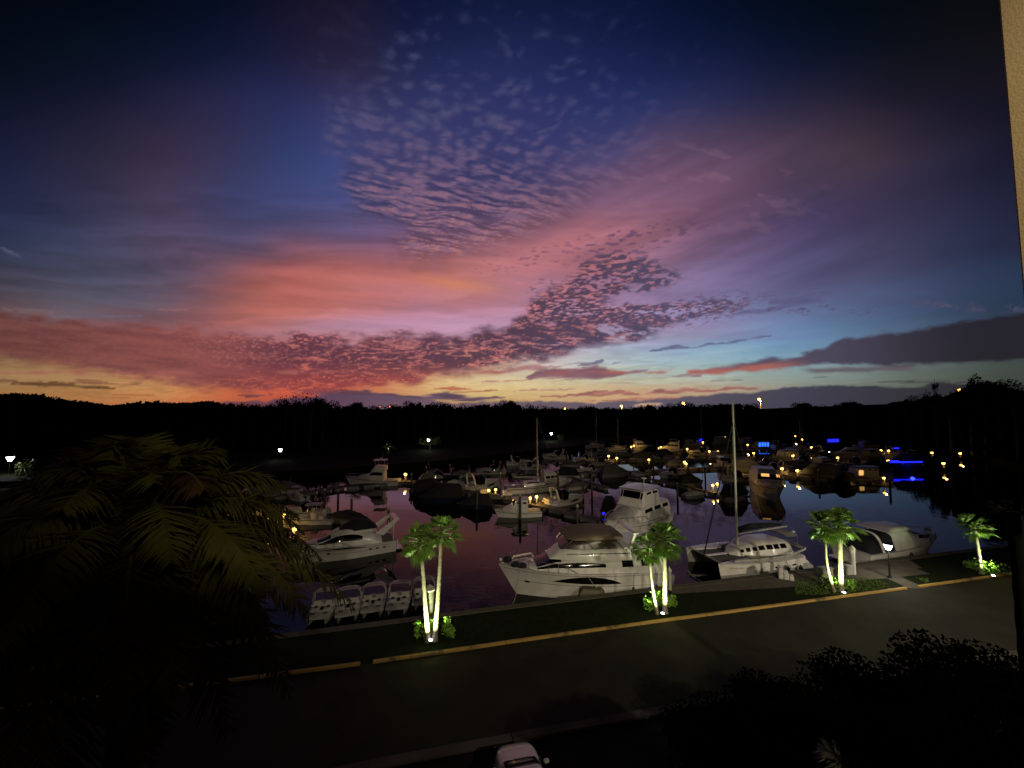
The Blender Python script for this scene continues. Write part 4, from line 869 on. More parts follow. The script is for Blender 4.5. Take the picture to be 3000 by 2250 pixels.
mb.box((.14, 0, .74), (.18, 1.46, .2), bev=.05).box((-.42, 0, .55), (.2, 1.5, .14), bev=.05).obj('seats', M_gel2, PB, True)
mb = MB()
for y in (.38, -.38): mb.tube([(-.75, y-.13, .62), (-.75, y+.13, .62)], .07, 6).ell((-.05, y, .72), (.12, .14, .09), 6).box((-.1, y*.0, .62), (.35, .18, .2), bev=.04)
mb.obj('pedals', M_trim, PB)
mb = MB()
for xx in (.55, 1.0): mb.tube([(xx, .78*math.copysign(abs(math.cos(a))**.5, math.cos(a)), .45+1.20*abs(math.sin(a))**.5) for a in [math.pi*i/14 for i in range(15)]], .032, 6)
mb.obj('canopy_frame', M_gel2, PB, True)
MB().grid(lambda u, v: (.40+.85*u, .78*(1-2*v), 1.56+.12*(1-(1-2*v)**4)-.22*u*u), 6, 8).grid(lambda u, v: (.40+.85*u, .78*(1-2*v), 1.53+.12*(1-(1-2*v)**4)-.22*u*u), 6, 8, True).obj('canopy', M_pedal, PB, True)
pbs = [(944, 1802, 100), (1019, 1795, 109), (1093, 1783, 105), (1168, 1775, 98), (1240, 1762, 101)]
pbl = ['white pedal boat nearest the date palm, leftmost of the row', 'white pedal boat second from the date palm', 'middle white pedal boat of the row of five', 'white pedal boat just left of the lit palm trunk', 'white pedal boat partly hidden behind the lit twin palm trunks']
for i, (X, Y, dg) in enumerate(pbs):
    o = PB if i == 0 else copy_tree(PB); c = at(X, Y); o.location = (c.x, c.y, WZ); o.rotation_euler = (0, 0, R(dg)); o.scale = (1.12, 1.12, .88); tag(o, pbl[i], 'pedal boat', 'row of pedal boats along the seawall')
# ------------------------------------------------------------------ smaller boats in the slips  (kind, X, Y waterline centre, length, heading, label, options)
B_ = [
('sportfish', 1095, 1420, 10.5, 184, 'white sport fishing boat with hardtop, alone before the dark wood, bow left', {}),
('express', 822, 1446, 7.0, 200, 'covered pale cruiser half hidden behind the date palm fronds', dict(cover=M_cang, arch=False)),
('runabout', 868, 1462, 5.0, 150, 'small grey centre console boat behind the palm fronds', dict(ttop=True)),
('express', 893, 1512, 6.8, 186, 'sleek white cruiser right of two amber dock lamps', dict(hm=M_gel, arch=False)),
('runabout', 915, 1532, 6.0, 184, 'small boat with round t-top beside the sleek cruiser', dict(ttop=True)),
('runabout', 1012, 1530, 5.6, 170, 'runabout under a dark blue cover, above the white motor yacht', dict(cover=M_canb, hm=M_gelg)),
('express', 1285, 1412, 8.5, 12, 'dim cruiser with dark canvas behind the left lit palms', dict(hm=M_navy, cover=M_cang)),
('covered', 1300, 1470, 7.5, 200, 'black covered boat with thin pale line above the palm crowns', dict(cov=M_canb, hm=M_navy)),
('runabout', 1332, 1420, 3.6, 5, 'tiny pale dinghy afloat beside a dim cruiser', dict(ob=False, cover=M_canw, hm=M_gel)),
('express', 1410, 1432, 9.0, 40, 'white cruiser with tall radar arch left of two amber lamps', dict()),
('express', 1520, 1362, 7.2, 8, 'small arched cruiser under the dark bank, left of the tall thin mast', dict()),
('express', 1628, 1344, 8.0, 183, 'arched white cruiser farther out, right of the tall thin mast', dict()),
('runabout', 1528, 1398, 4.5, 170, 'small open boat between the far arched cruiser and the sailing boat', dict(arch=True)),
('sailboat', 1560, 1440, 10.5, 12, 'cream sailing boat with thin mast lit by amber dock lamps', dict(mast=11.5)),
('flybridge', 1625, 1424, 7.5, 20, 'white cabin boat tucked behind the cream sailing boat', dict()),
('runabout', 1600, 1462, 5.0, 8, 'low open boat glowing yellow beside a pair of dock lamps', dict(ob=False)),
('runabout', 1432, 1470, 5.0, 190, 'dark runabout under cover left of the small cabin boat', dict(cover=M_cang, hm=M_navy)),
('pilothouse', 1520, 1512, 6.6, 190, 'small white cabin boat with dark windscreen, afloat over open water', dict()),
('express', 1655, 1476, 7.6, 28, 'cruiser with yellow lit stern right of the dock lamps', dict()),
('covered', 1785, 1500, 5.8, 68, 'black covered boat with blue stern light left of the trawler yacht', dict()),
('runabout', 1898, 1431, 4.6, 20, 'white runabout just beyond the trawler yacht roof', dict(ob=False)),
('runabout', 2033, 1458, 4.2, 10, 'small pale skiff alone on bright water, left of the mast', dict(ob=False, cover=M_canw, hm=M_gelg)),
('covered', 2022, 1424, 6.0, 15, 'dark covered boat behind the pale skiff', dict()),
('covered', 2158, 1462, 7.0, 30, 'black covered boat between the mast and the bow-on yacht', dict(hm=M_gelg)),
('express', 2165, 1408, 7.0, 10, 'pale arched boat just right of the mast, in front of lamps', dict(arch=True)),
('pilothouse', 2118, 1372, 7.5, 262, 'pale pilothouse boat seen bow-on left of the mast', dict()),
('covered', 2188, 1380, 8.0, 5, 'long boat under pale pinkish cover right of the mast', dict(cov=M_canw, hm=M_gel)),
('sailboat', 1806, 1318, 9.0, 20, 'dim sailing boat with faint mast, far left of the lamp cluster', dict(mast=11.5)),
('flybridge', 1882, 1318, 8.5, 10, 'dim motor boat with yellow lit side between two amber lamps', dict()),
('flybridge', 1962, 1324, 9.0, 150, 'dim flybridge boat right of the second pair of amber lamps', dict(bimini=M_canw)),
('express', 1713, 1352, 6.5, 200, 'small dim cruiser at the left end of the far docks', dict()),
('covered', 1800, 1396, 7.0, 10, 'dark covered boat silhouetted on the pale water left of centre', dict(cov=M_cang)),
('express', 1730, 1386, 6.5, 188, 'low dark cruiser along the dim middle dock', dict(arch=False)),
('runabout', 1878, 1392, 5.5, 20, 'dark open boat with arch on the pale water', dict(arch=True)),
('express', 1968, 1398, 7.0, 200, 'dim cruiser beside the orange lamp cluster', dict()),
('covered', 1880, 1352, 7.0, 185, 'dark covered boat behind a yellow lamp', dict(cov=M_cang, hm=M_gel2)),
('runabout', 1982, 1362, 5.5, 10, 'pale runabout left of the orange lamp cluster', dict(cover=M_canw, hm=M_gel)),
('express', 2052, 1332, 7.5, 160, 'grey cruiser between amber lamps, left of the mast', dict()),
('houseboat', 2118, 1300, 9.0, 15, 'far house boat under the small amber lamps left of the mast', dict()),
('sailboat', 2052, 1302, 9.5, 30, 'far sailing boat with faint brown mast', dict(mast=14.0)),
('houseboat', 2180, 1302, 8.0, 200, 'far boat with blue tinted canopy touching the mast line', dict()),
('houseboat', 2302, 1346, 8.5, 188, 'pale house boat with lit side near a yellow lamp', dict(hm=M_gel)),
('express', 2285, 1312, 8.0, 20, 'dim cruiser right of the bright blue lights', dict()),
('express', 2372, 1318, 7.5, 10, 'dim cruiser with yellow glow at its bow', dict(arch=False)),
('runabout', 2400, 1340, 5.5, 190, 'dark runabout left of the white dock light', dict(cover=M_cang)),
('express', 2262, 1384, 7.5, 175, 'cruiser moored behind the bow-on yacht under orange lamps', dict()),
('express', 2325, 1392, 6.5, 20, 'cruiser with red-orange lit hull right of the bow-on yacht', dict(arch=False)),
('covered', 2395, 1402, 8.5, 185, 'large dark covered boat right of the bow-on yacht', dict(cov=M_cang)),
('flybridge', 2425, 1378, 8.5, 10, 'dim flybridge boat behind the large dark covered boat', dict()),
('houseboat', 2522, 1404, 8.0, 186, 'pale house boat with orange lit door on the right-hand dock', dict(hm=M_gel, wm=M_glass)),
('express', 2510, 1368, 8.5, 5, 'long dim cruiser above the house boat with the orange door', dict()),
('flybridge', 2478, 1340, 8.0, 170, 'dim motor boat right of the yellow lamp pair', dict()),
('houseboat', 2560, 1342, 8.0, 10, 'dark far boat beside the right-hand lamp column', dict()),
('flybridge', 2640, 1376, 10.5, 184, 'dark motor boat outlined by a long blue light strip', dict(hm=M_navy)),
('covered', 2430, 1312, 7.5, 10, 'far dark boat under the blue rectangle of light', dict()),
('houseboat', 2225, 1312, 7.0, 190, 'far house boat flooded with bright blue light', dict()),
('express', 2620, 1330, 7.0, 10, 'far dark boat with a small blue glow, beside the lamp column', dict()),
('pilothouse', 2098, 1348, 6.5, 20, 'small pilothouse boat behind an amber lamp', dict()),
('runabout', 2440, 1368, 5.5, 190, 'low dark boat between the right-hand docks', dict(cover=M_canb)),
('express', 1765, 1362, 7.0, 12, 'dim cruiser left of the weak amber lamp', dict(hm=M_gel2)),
('covered', 1655, 1402, 6.5, 190, 'dark covered boat right of the thin mast on the middle dock', dict(cov=M_canb, hm=M_gel2)),
('runabout', 1672, 1368, 5.5, 10, 'small dim runabout behind the middle dock', dict(cover=M_cang, hm=M_gel2)),
('express', 1930, 1352, 7.0, 200, 'dim cruiser right of a yellow lamp and left of the orange cluster', dict(hm=M_gel2)),
('flybridge', 2030, 1312, 8.0, 20, 'dim flybridge boat behind the far amber lamps', dict(hm=M_gel2)),
('covered', 1950, 1340, 6.5, 5, 'dark covered boat under the second far amber pair', dict(cov=M_canb, hm=M_gel2)),
('express', 1840, 1334, 7.0, 185, 'dim cruiser between the leftmost far lamps', dict(hm=M_gel2, arch=False)),
('runabout', 2250, 1352, 5.5, 12, 'dim runabout above the bow-on yacht roof', dict(cover=M_cang, hm=M_gel2)),
('express', 2350, 1362, 8.0, 190, 'unlit cruiser behind the red lit cruiser', dict(hm=M_gel2)),
('sailboat', 2340, 1318, 9.0, 10, 'unlit sailing boat right of the blue lights', dict(mast=11.5)),
('flybridge', 2545, 1318, 8.5, 5, 'unlit flybridge boat left of the right-hand lamp column', dict(hm=M_gel2)),
('covered', 2470, 1420, 6.5, 200, 'black covered boat left of the house boat door', dict(cov=M_canb, hm=M_navy)),
('runabout', 1355, 1398, 5.5, 14, 'small dim boat left of the tall radar arch', dict(cover=M_cang, hm=M_gel2)),
('express', 1440, 1388, 7.0, 188, 'dim cruiser left of the thin mast', dict(hm=M_gel2)),
('covered', 760, 1462, 6.0, 195, 'dim covered boat above the highest left amber lamp', dict(cov=M_cang, hm=M_gel2)),
('covered', 1262, 1448, 7.0, 14, 'black covered boat left of the pale capped piling', dict(cov=M_canb, hm=M_navy)),
('covered', 1395, 1488, 5.5, 188, 'low black covered boat beside the piling with the long reflection', dict(cov=M_canb, hm=M_navy)),
('express', 1555, 1375, 6.5, 10, 'dim cruiser behind the thin mast base', dict(hm=M_gel2)),
('runabout', 1690, 1432, 5.0, 24, 'small grey boat behind the lit stern cruiser', dict(cover=M_cang, hm=M_gel2)),
('express', 1745, 1330, 7.0, 6, 'unlit cruiser at the far left dock end', dict(hm=M_gel2, arch=False)),
('covered', 1905, 1330, 6.5, 190, 'black covered boat left of the second far amber pair', dict(cov=M_canb, hm=M_gelg)),
('covered', 2148, 1336, 7.0, 8, 'black covered boat touching the mast on the far dock', dict(cov=M_canb, hm=M_gelg)),
('express', 2240, 1366, 6.5, 186, 'unlit cruiser above the lamp cluster behind the bow-on yacht', dict(hm=M_gel2)),
('covered', 2420, 1352, 7.0, 10, 'black covered boat below the white dock light', dict(cov=M_canb, hm=M_gelg)),
('express', 2385, 1328, 7.0, 186, 'unlit cruiser right of the yellow far lamp', dict(hm=M_gel2)),
('covered', 2560, 1384, 7.5, 182, 'black covered boat right of the orange lit door', dict(cov=M_canb, hm=M_gelg)),
('sailboat', 1742, 1310, 9.0, 10, 'far unlit sailing boat with a barely visible mast', dict(mast=14.0)),
('express', 2700, 1362, 7.5, 190, 'unlit cruiser near the rightmost amber lamps', dict(cover=M_canb, arch=False, hm=M_navy)),
]
BO = [boat(k, X, Y, L_, dg, lb, **kw) for (k, X, Y, L_, dg, lb, kw) in B_]
def blue_strip(X, Y, hh, w_, m, label_boat, z=1.5, thick=.25, rz=0):
    c = at(X, Y, z); return c
def strip_on(label_sub, name, size, offs, m):
    for o in BO:
        if o['label'].startswith(label_sub):
            mb = MB()
            for (x, y, z), d in zip(offs, size): mb.box((x, y, z), d, bev=.02)
            return mb.obj(name, m, o)
strip_on('dark motor boat outlined', 'blue_light_strip', [(7.0, .10, .30), (2.2, .10, .5)], [(4.6, 1.62, 2.0), (8.0, 1.50, 2.1)], M_blue)
for o in BO:
    if o['label'].startswith('dark motor boat outlined'): lamp_light(o, (5, 2.6, 1.6), 90, (.02, .03, 1), radius=.4)
bl = [(-.2+1.4*(i % 4), 1.35+.02*i, .9+.65*(i//4)) for i in range(12)]
strip_on('far house boat flooded', 'blue_light_panel', [(.8, .08, .42)]*12, [(x+.9, y, z) for x, y, z in bl], M_blue2)
strip_on('far dark boat under the blue', 'blue_light_strip', [(4.0, .1, .9)], [(3.0, -1.15, 2.3)], M_blue)
strip_on('far dark boat with a small blue', 'blue_light_strip', [(2.4, .1, .4)], [(3.0, -1.4, 2.3)], M_blue)
strip_on('far sailing boat', 'blue_light_strip', [(1.6, .1, .7)], [(2.6, -1.3, 2.0)], M_blue)
strip_on('black covered boat with blue', 'blue_stern_light', [(.12, .35, .22)], [(-.05, .4, .45)], M_blue)
strip_on('pale house boat with orange', 'lit_door', [(1.0, .08, 1.0)], [(5.0, 1.30, 1.6)], M_amberw)
strip_on('cruiser with red-orange', 'hull_glow_band', [(3.0, .08, .5)], [(4.0, 1.30, .6)], mat('painted_hull_glow', (.30, .05, .02), .4))  # red-orange light falling on the hull, put in as a coloured band
# ------------------------------------------------------------------ docks
def dock(pts, w, label, z=-.62, cleats=True):
    P = [at(x, y, z) for x, y in pts]; root = thing('floating_dock', label, 'dock', (0, 0, 0), group='floating docks of the marina')
    mb = MB(); fl = MB()
    for a, c in zip(P, P[1:]):
        d = c-a; L_ = d.length; k = max(1, int(L_/2.4)); ang = math.atan2(d.y, d.x)
        for i in range(k):
            p = a+d*((i+.5)/k); mb.box((p.x, p.y, z-.05), (L_/k-.03, w, .12), ang)
            fl.box((p.x, p.y, z-.36), (L_/k*.7, w*.85, .5), ang)
    mb.obj('decking', M_wood, root); fl.obj('floats', M_gelg, root); return root
dock([(560, 1500), (742, 1462), (1010, 1424), (1190, 1408), (1262, 1418)], 1.8, 'dark dock running left to the amber lamp beside the sport fishing boat')
dock([(730, 1500), (800, 1528), (868, 1568), (915, 1592)], 1.6, 'short amber lit dock beside the large left motor yacht')
dock([(740, 1478), (800, 1500), (850, 1520)], 1.3, 'short finger dock behind the sleek white cruiser')
dock([(1262, 1418), (1400, 1444), (1560, 1474), (1660, 1496)], 1.6, 'yellow lit dock between the cream sailing boat and the cabin boat')
dock([(1335, 1438), (1440, 1478), (1500, 1490)], 1.0, 'dim finger dock left of the small cabin boat')
dock([(1560, 1474), (1690, 1452)], 1.0, 'finger dock behind the cruiser with the lit stern')
dock([(1650, 1500), (1760, 1520)], 1.2, 'dark dock end left of the trawler yacht')
dock([(1450, 1372), (1620, 1384), (1800, 1384), (2010, 1372), (2130, 1368)], 1.8, 'long dark middle dock from the thin mast to the catamaran mast')
dock([(1620, 1384), (1700, 1405), (1780, 1428)], 1.1, 'finger dock pointing to the trawler yacht')
dock([(1690, 1352), (1900, 1345), (2070, 1342), (2210, 1338)], 1.6, 'far dock with the row of amber lamps left of the mast')
dock([(1760, 1326), (1960, 1324), (2180, 1316), (2480, 1322)], 1.6, 'farthest dock below the dark bank')
dock([(2065, 1438), (2110, 1442), (2195, 1456)], 1.6, 'dock end with orange lamps left of the catamaran mast')
dock([(2150, 1392), (2290, 1390), (2480, 1404), (2600, 1410)], 1.8, 'right-hand dock below the house boat with the orange door')
dock([(2200, 1352), (2330, 1348), (2460, 1354), (2610, 1358)], 1.6, 'dock behind the bow-on yacht with yellow lamps')
dock([(2600, 1412), (2604, 1372), (2604, 1336)], 1.6, 'main walkway dock under the right-hand lamp column')
dock([(1840, 1392), (1985, 1416), (2070, 1438)], 1.0, 'thin dark finger dock on the palest water')
dock([(1640, 1762), (1840, 1750)], 1.5, 'low floating dock alongside the largest yacht')
# ------------------------------------------------------------------ dock lamps
def make_lamp(big=False):
    root = thing('dock_lamp', None, 'dock lamp')
    MB().box((0, 0, .33), (.22, .22, .66), bev=.03).obj('pedestal', M_gel2, root); MB().lathe((0, 0, .64), [(.12, 0), (.19, .03), (.19, .24), (.14, .27)], 8).obj('lens', M_amber, root, True)
    MB().lathe((0, 0, .91), [(.22, 0), (.22, .03), (.05, .12)], 8).obj('cap', M_gel2, root, True); return root
LP = None
lamps = [
(766, 1481, 'amber dock lamp highest of the four near the date palm fronds', 60), (831, 1511, 'amber dock lamp on the short dock, right of its pair', 60), (791, 1517, 'amber dock lamp on the short dock, left of its pair', 60), (863, 1553, 'amber dock lamp nearest the large left motor yacht bow', 60),
(1188, 1395, 'amber dock lamp at the stern of the sport fishing boat', 60),
(1432, 1438, 'left lamp of the amber pair beside the white dock box', 50), (1452, 1436, 'right lamp of the amber pair beside the white dock box', 50),
(1553, 1461, 'left lamp of the yellow pair above the small cabin boat', 60), (1572, 1457, 'right lamp of the yellow pair above the small cabin boat', 60),
(2088, 1423, 'left lamp of the orange pair on the dock left of the catamaran mast', 60), (2101, 1419, 'right lamp of the orange pair on the dock left of the catamaran mast', 60),
(1783, 1340, 'leftmost amber lamp of the far docks', 30), (1807, 1346, 'weak amber lamp right of the leftmost far lamp', 8),
(1849, 1312, 'left lamp of the first far amber pair', 30), (1857, 1309, 'right lamp of the first far amber pair', 30),
(1928, 1317, 'left lamp of the second far amber pair', 40), (1936, 1313, 'right lamp of the second far amber pair', 40),
(1901, 1351, 'amber lamp in front of the dark covered boat on the far dock', 30),
(2013, 1319, 'amber lamp behind the orange lamp cluster', 30), (2005, 1358, 'upper lamp of the orange cluster on the middle dock', 40), (2010, 1363, 'lower lamp of the orange cluster on the middle dock', 40),
(2103, 1326, 'amber lamp below the far house boat left of the mast', 30), (2078, 1326, 'weak amber lamp left of the far house boat', 10), (2059, 1299, 'small amber lamp by the faint brown mast', 10), (2124, 1284, 'small high lamp of the farthest dock, left of the mast', 12), (2190, 1306, 'amber lamp just right of the mast under blue light', 20),
(2208, 1331, 'amber lamp left of the blue reflection', 40), (2209, 1374, 'upper lamp of the cluster behind the bow-on yacht', 40), (2214, 1387, 'lower lamp of the cluster behind the bow-on yacht', 40), (2236, 1384, 'right lamp of the cluster behind the bow-on yacht', 40), (2291, 1378, 'orange lamp above the roof of the bow-on yacht', 30),
(2336, 1384, 'orange lamp beside the red lit cruiser', 40), (2323, 1339, 'yellow lamp at the end of the pale house boat', 30), (2377, 1314, 'yellow lamp at the bow of the dim far cruiser', 30), (2330, 1280, 'small high lamp, left of two on the farthest dock', 10), (2350, 1290, 'small high lamp, right of two on the farthest dock', 10),
(2454, 1345, 'bright yellow lamp below the white dock light', 40), (2482, 1396, 'orange lamp left of the house boat door', 50), (2589, 1402, 'nearest lamp of the right-hand column', 50), (2602, 1354, 'middle lamp of the right-hand column', 40), (2603, 1324, 'farthest lamp of the right-hand column', 30), (2581, 1323, 'lamp left of the right-hand column', 20),
(2730, 1330, 'upper of the two rightmost amber lamps', 30), (2764, 1362, 'rightmost amber lamp with a long reflection', 40), (2813, 1332, 'faint far lamp right of all the marina lights', 4),
]
for i, (X, Y, lb, pw) in enumerate(lamps):
    o = make_lamp() if LP is None else copy_tree(LP)
    LP = LP or o; h = .93
    p = at(X, Y, WZ+.58+.78); o.location = (p.x, p.y, WZ+.58); tag(o, lb, 'dock lamp', 'amber lamps on the floating docks'); o.scale = (1.45,)*3 if Y < 1400 else (1.1,)*3
    if pw >= 30: lamp_light(o, (0, -.35, .95), pw*(1.2 if Y > 1410 else .8), (1, .56, .14), radius=.15)
o = thing('dock_light', 'small white light on the far right-hand dock', 'dock lamp', tuple(at(2429, 1326, -.2))); MB().tube([(0, 0, -.45), (0, 0, .1)], .05, 6).obj('post', M_gel2, o); MB().ell((0, 0, .2), (.16, .16, .16), 8).obj('globe', M_white, o, True)
# dock boxes
for X, Y, L_, lb, mm in ((1487, 1452, 1.0, 'pale round-edged dock box beside the amber lamp pair', M_gel), (1400+60/3.687, 1400+170/3.687, .9, 'narrow lit locker at the left end of the amber lit dock', M_gel2)):
    p = at(X, Y, -.6); r = thing('dock_box', lb, 'dock box', tuple(p), R(10)); MB().box((0, 0, .35), (L_*1.5, .8, .7), bev=.12).obj('box', mm, r, True); MB().box((0, 0, .76), (L_*1.55, .85, .12), bev=.05).obj('lid', mm, r, True)
p = at(1735, 1758, -.85); r = thing('dock_box', 'olive eight-sided dock container beside the hull of the largest yacht', 'dock box', tuple(p), R(-8))
MB().add([(x, y, z) for z, s_ in ((0, .8), (.3, 1.0), (.65, 1.0), (.9, .72)) for x, y in ((-.95*s_, -.45*s_), (.95*s_, -.45*s_), (.95*s_, .45*s_), (-.95*s_, .45*s_))], [(3, 2, 1, 0), (12, 13, 14, 15)]+[(k*4+i, k*4+(i+1) % 4, k*4+4+(i+1) % 4, k*4+4+i) for k in range(3) for i in range(4)]).obj('box', mat('olive_plastic', (.12, .11, .06), .7), r)
p = at(2318, 1698, -.08); r = thing('boarding_steps', 'white moulded boarding steps beside the catamaran', 'steps', tuple(p), R(150))
for i in range(3): MB().box((.36*i, 0, .17+.13*i*1), (.34, .75, .32+.28*i), bev=.05).obj('step', M_gel, r, True)
for X, Y, s_, lb in ((2418, 1690, 1.0, 'pale dock box behind the leaning palm trunk'), (2481, 1682, .6, 'narrow pale locker between palm trunk and white post')):
    p = at(X, Y, -.08); r = thing('dock_box', lb, 'dock box', tuple(p), R(10)); MB().box((0, 0, .35), (1.0*s_, .6, .7), bev=.06).obj('box', M_gel2, r, True); MB().box((0, 0, .74), (1.06*s_, .66, .10), bev=.04).obj('lid', M_gel2, r, True)
# ------------------------------------------------------------------ pilings
def piling(X, Y, top, lb, r_=.17, m=None):
    c = at(X, Y); h = (Y-top)/F*c.y*1.02; root = thing('piling', lb, 'piling', (c.x, c.y, WZ), group='wooden mooring pilings with pale caps')
    MB().tube([(0, 0, -1.5), (.02, 0, h*.5), (0, .02, h)], [r_*1.05, r_, r_*.95], 10).obj('post', m or M_pile, root, True); MB().lathe((0, .02, h), [(r_*1.1, -.05), (r_*1.15, .05), (.02, .30)], 10).obj('cap', M_cap, root, True)
for a in [(950, 1480, 1438, 'pale capped piling behind the sleek white cruiser'), (1029, 1500, 1462, 'piling standing in pink water left of the yacht arch'), (1137, 1562, 1496, 'thick piling at the stern of the large left motor yacht'), (990, 1468, 1440, 'short piling before the dark left bank'), (1205, 1432, 1392, 'piling right of the amber lamp near the sport fishing boat'),
    (1293, 1466, 1416, 'pale piling above the left palm crown'), (1397, 1492, 1436, 'piling with long reflection at the end of a dark boat'), (1524, 1520, 1456, 'piling in front of the small white cabin boat'), (1692, 1556, 1488, 'tall pale piling with round cap left of the trawler yacht'), (1734, 1444, 1376, 'slim piling on the lilac water right of the cruisers'), (1708, 1462, 1400, 'dark piling behind the cruiser with the yellow lit stern'),
    (1915, 1408, 1340, 'dark piling in the palest stretch of water'), (1985, 1462, 1420, 'dark piling left of the pale skiff'), (1885, 1382, 1345, 'thin far piling right of the lamps'), (2016, 1388, 1352, 'dark piling under the orange lamp cluster'), (2066, 1402, 1370, 'dark piling between the pale skiff and lamps'), (2127, 1400, 1368, 'dark piling close behind the mast'), (2400, 1418, 1380, 'dark piling with long reflection right of the bow-on yacht'), (2608, 1440, 1408, 'leaning pale piling below the right-hand lamp column'),
    (1466, 1392, 1356, 'short pale piling under the dark bank'), (1446, 1376, 1352, 'squat pale piling under the dark bank'), (1318, 1392, 1364, 'faint pale piling before the dark lawn'), (1660, 1350, 1326, 'pale piling at the bow of the far arched cruiser'), (1635, 1440, 1386, 'dark piling behind the cream sailing boat'), (1466, 1446, 1390, 'reddish dark piling left of the cream sailing boat')]: piling(*a)
def qpost(X, Y, top, lb, r_, m, name='bollard_post'):
    c = at(X, Y, -.1); h = (Y-top)/F*c.y*1.02; root = thing(name, lb, 'post', (c.x, c.y, -.1)); MB().lathe((0, 0, 0), [(r_, 0), (r_, h-.25)], 14).obj('post', m, root, True); MB().lathe((0, 0, h-.25), [(r_*1.3, 0), (r_*1.3, .06), (.03, .34)], 14).obj('cap', M_cap, root, True)
qpost(2500, 1682, 1606, 'tall white post with conical cap right of the palm trunks', .19, M_gel)
qpost(1257, 1850, 1727, 'thick dark post with pale conical cap between the left twin palms', .27, M_pile)
qpost(1962, 1728, 1668, 'white capped post behind the straight trunk of the middle palms', .14, M_gel2)
# ------------------------------------------------------------------ lamps on posts (shore)
def post_lamp(X, Yb, Yt, z, lb, power, c=(1, 1, .92), name='lamp_post', r_=.05, gl=None, hs=1.0):
    b_ = at(X, Yb, z); h = (Yb-Yt)/F*b_.y*1.0; root = thing(name, lb, 'lamp', tuple(b_))
    MB().tube([(0, 0, 0), (0, 0, h-.25*hs)], [r_*1.4, r_], 8).lathe((0, 0, 0), [(.16, 0), (.16, .08), (.08, .2)], 10).obj('post', M_black, root, True)
    MB().lathe((0, 0, h-.24*hs), [(.10*hs, 0), (.23*hs, .34*hs)], 8).obj('lantern', gl or M_white, root, True); MB().lathe((0, 0, h+.10*hs), [(.27*hs, 0), (.27*hs, .03), (.05, .14*hs)], 8).obj('lantern_cap', M_black, root, True)
    lamp_light(root, (0, -.45, h-.1), power, c, radius=.12); return root
post_lamp(2607, 1693, 1604, -.09, 'black lamp post with bright white lantern in front of the right cruiser', 240, (1, .93, .72), hs=1.3)
post_lamp(820, 1348, 1318, -.05, 'small lit lamp post on the dark far lawn at left', 70, (1, .95, .75), hs=2.2)
post_lamp(1255, 1318, 1289, -.05, 'lit lamp post in front of a round tree on the far lawn', 300, (.95, 1, .65), hs=1.9)
post_lamp(1615, 1291, 1270, -.05, 'lit lamp post beside lit shrubs on the far bank, right of the thin mast', 300, (.95, 1, .75), hs=2.4)
post_lamp(26, 1392, 1343, -.05, 'bright lamp seen through leaves at the left picture edge', 1600, (1, 1, .9), hs=2.6)
# far lit plants
M_leafl = mat('lit_hedge_leaf', (.13, .17, .05), .6)
def shrub(X, Y, w_, h_, z, lb, m=M_shrub, seed=1, n=260, s=.22, name='shrub', trunk=0, cat='shrub', dy=0):
    c = at(X, Y, z); root = thing(name, lb, cat, (c.x, c.y+dy, z)); rr = random.Random(seed); mb = MB()
    lob = [(rr.uniform(-.32, .32), rr.uniform(-.2, .2), rr.uniform(.45, 1.0)) for _ in range(5)]
    for i in range(n):
        lo = lob[i % 5]; a = rr.uniform(0, 6.283); u = rr.random()**.5*.55; k = rr.uniform(-1, 1); x = w_*lo[0]+w_/2*u*math.cos(a); y = w_*lo[1]+w_/2*u*math.sin(a)*.8; zz = trunk+h_*lo[2]*(.5+.5*k*math.sqrt(max(0, 1-u*u*.8)))+.05
        d = Vector((rr.gauss(0, 1), rr.gauss(0, 1), rr.gauss(.5, .8))).normalized(); e = d.cross(Vector((rr.gauss(0, 1), rr.gauss(0, 1), rr.gauss(0, 1)))).normalized(); f = d.cross(e); q = s*rr.uniform(.6, 1.3)
        p = Vector((x, y, zz)); mb.add([p-e*q*.25, p+f*q*.5, p+e*q*.25+d*.02, p-f*q*.5], [(0, 1, 2, 3)]); 
    mb.obj('foliage', m, root)
    if name == 'shrub': MB().tube([(0, 0, 0), (0, 0, h_*.5)], [.05, .02], 5).obj('stem', M_bark, root)
    else: MB().tube([(0, 0, 0), (.1, 0, trunk+.6)], [.25, .14], 7).obj('trunk', M_trunk, root, True)
    return root
shrub(1252, 1318, 6.5, 3.0, -.05, 'round spreading tree lit pale green by the far lamp', M_leafl, 5, 900, .55, 'small_tree', 1.2, 'tree', dy=4)
shrub(1645, 1291, 3.6, 3.0, -.05, 'lit shrubs beside the far bank lamp', M_leafl, 6, 500, .5, dy=2.5)
shrub(45, 1394, 5.0, 4.2, -.05, 'whitish lit bush under the bright lamp at the left edge', M_leafl, 8, 500, .5, dy=1.5)
shrub(15, 1345, 3.2, 1.8, -.05, 'small lit bush above the left edge lamp', M_leafl, 9, 200, .5, dy=1.5)
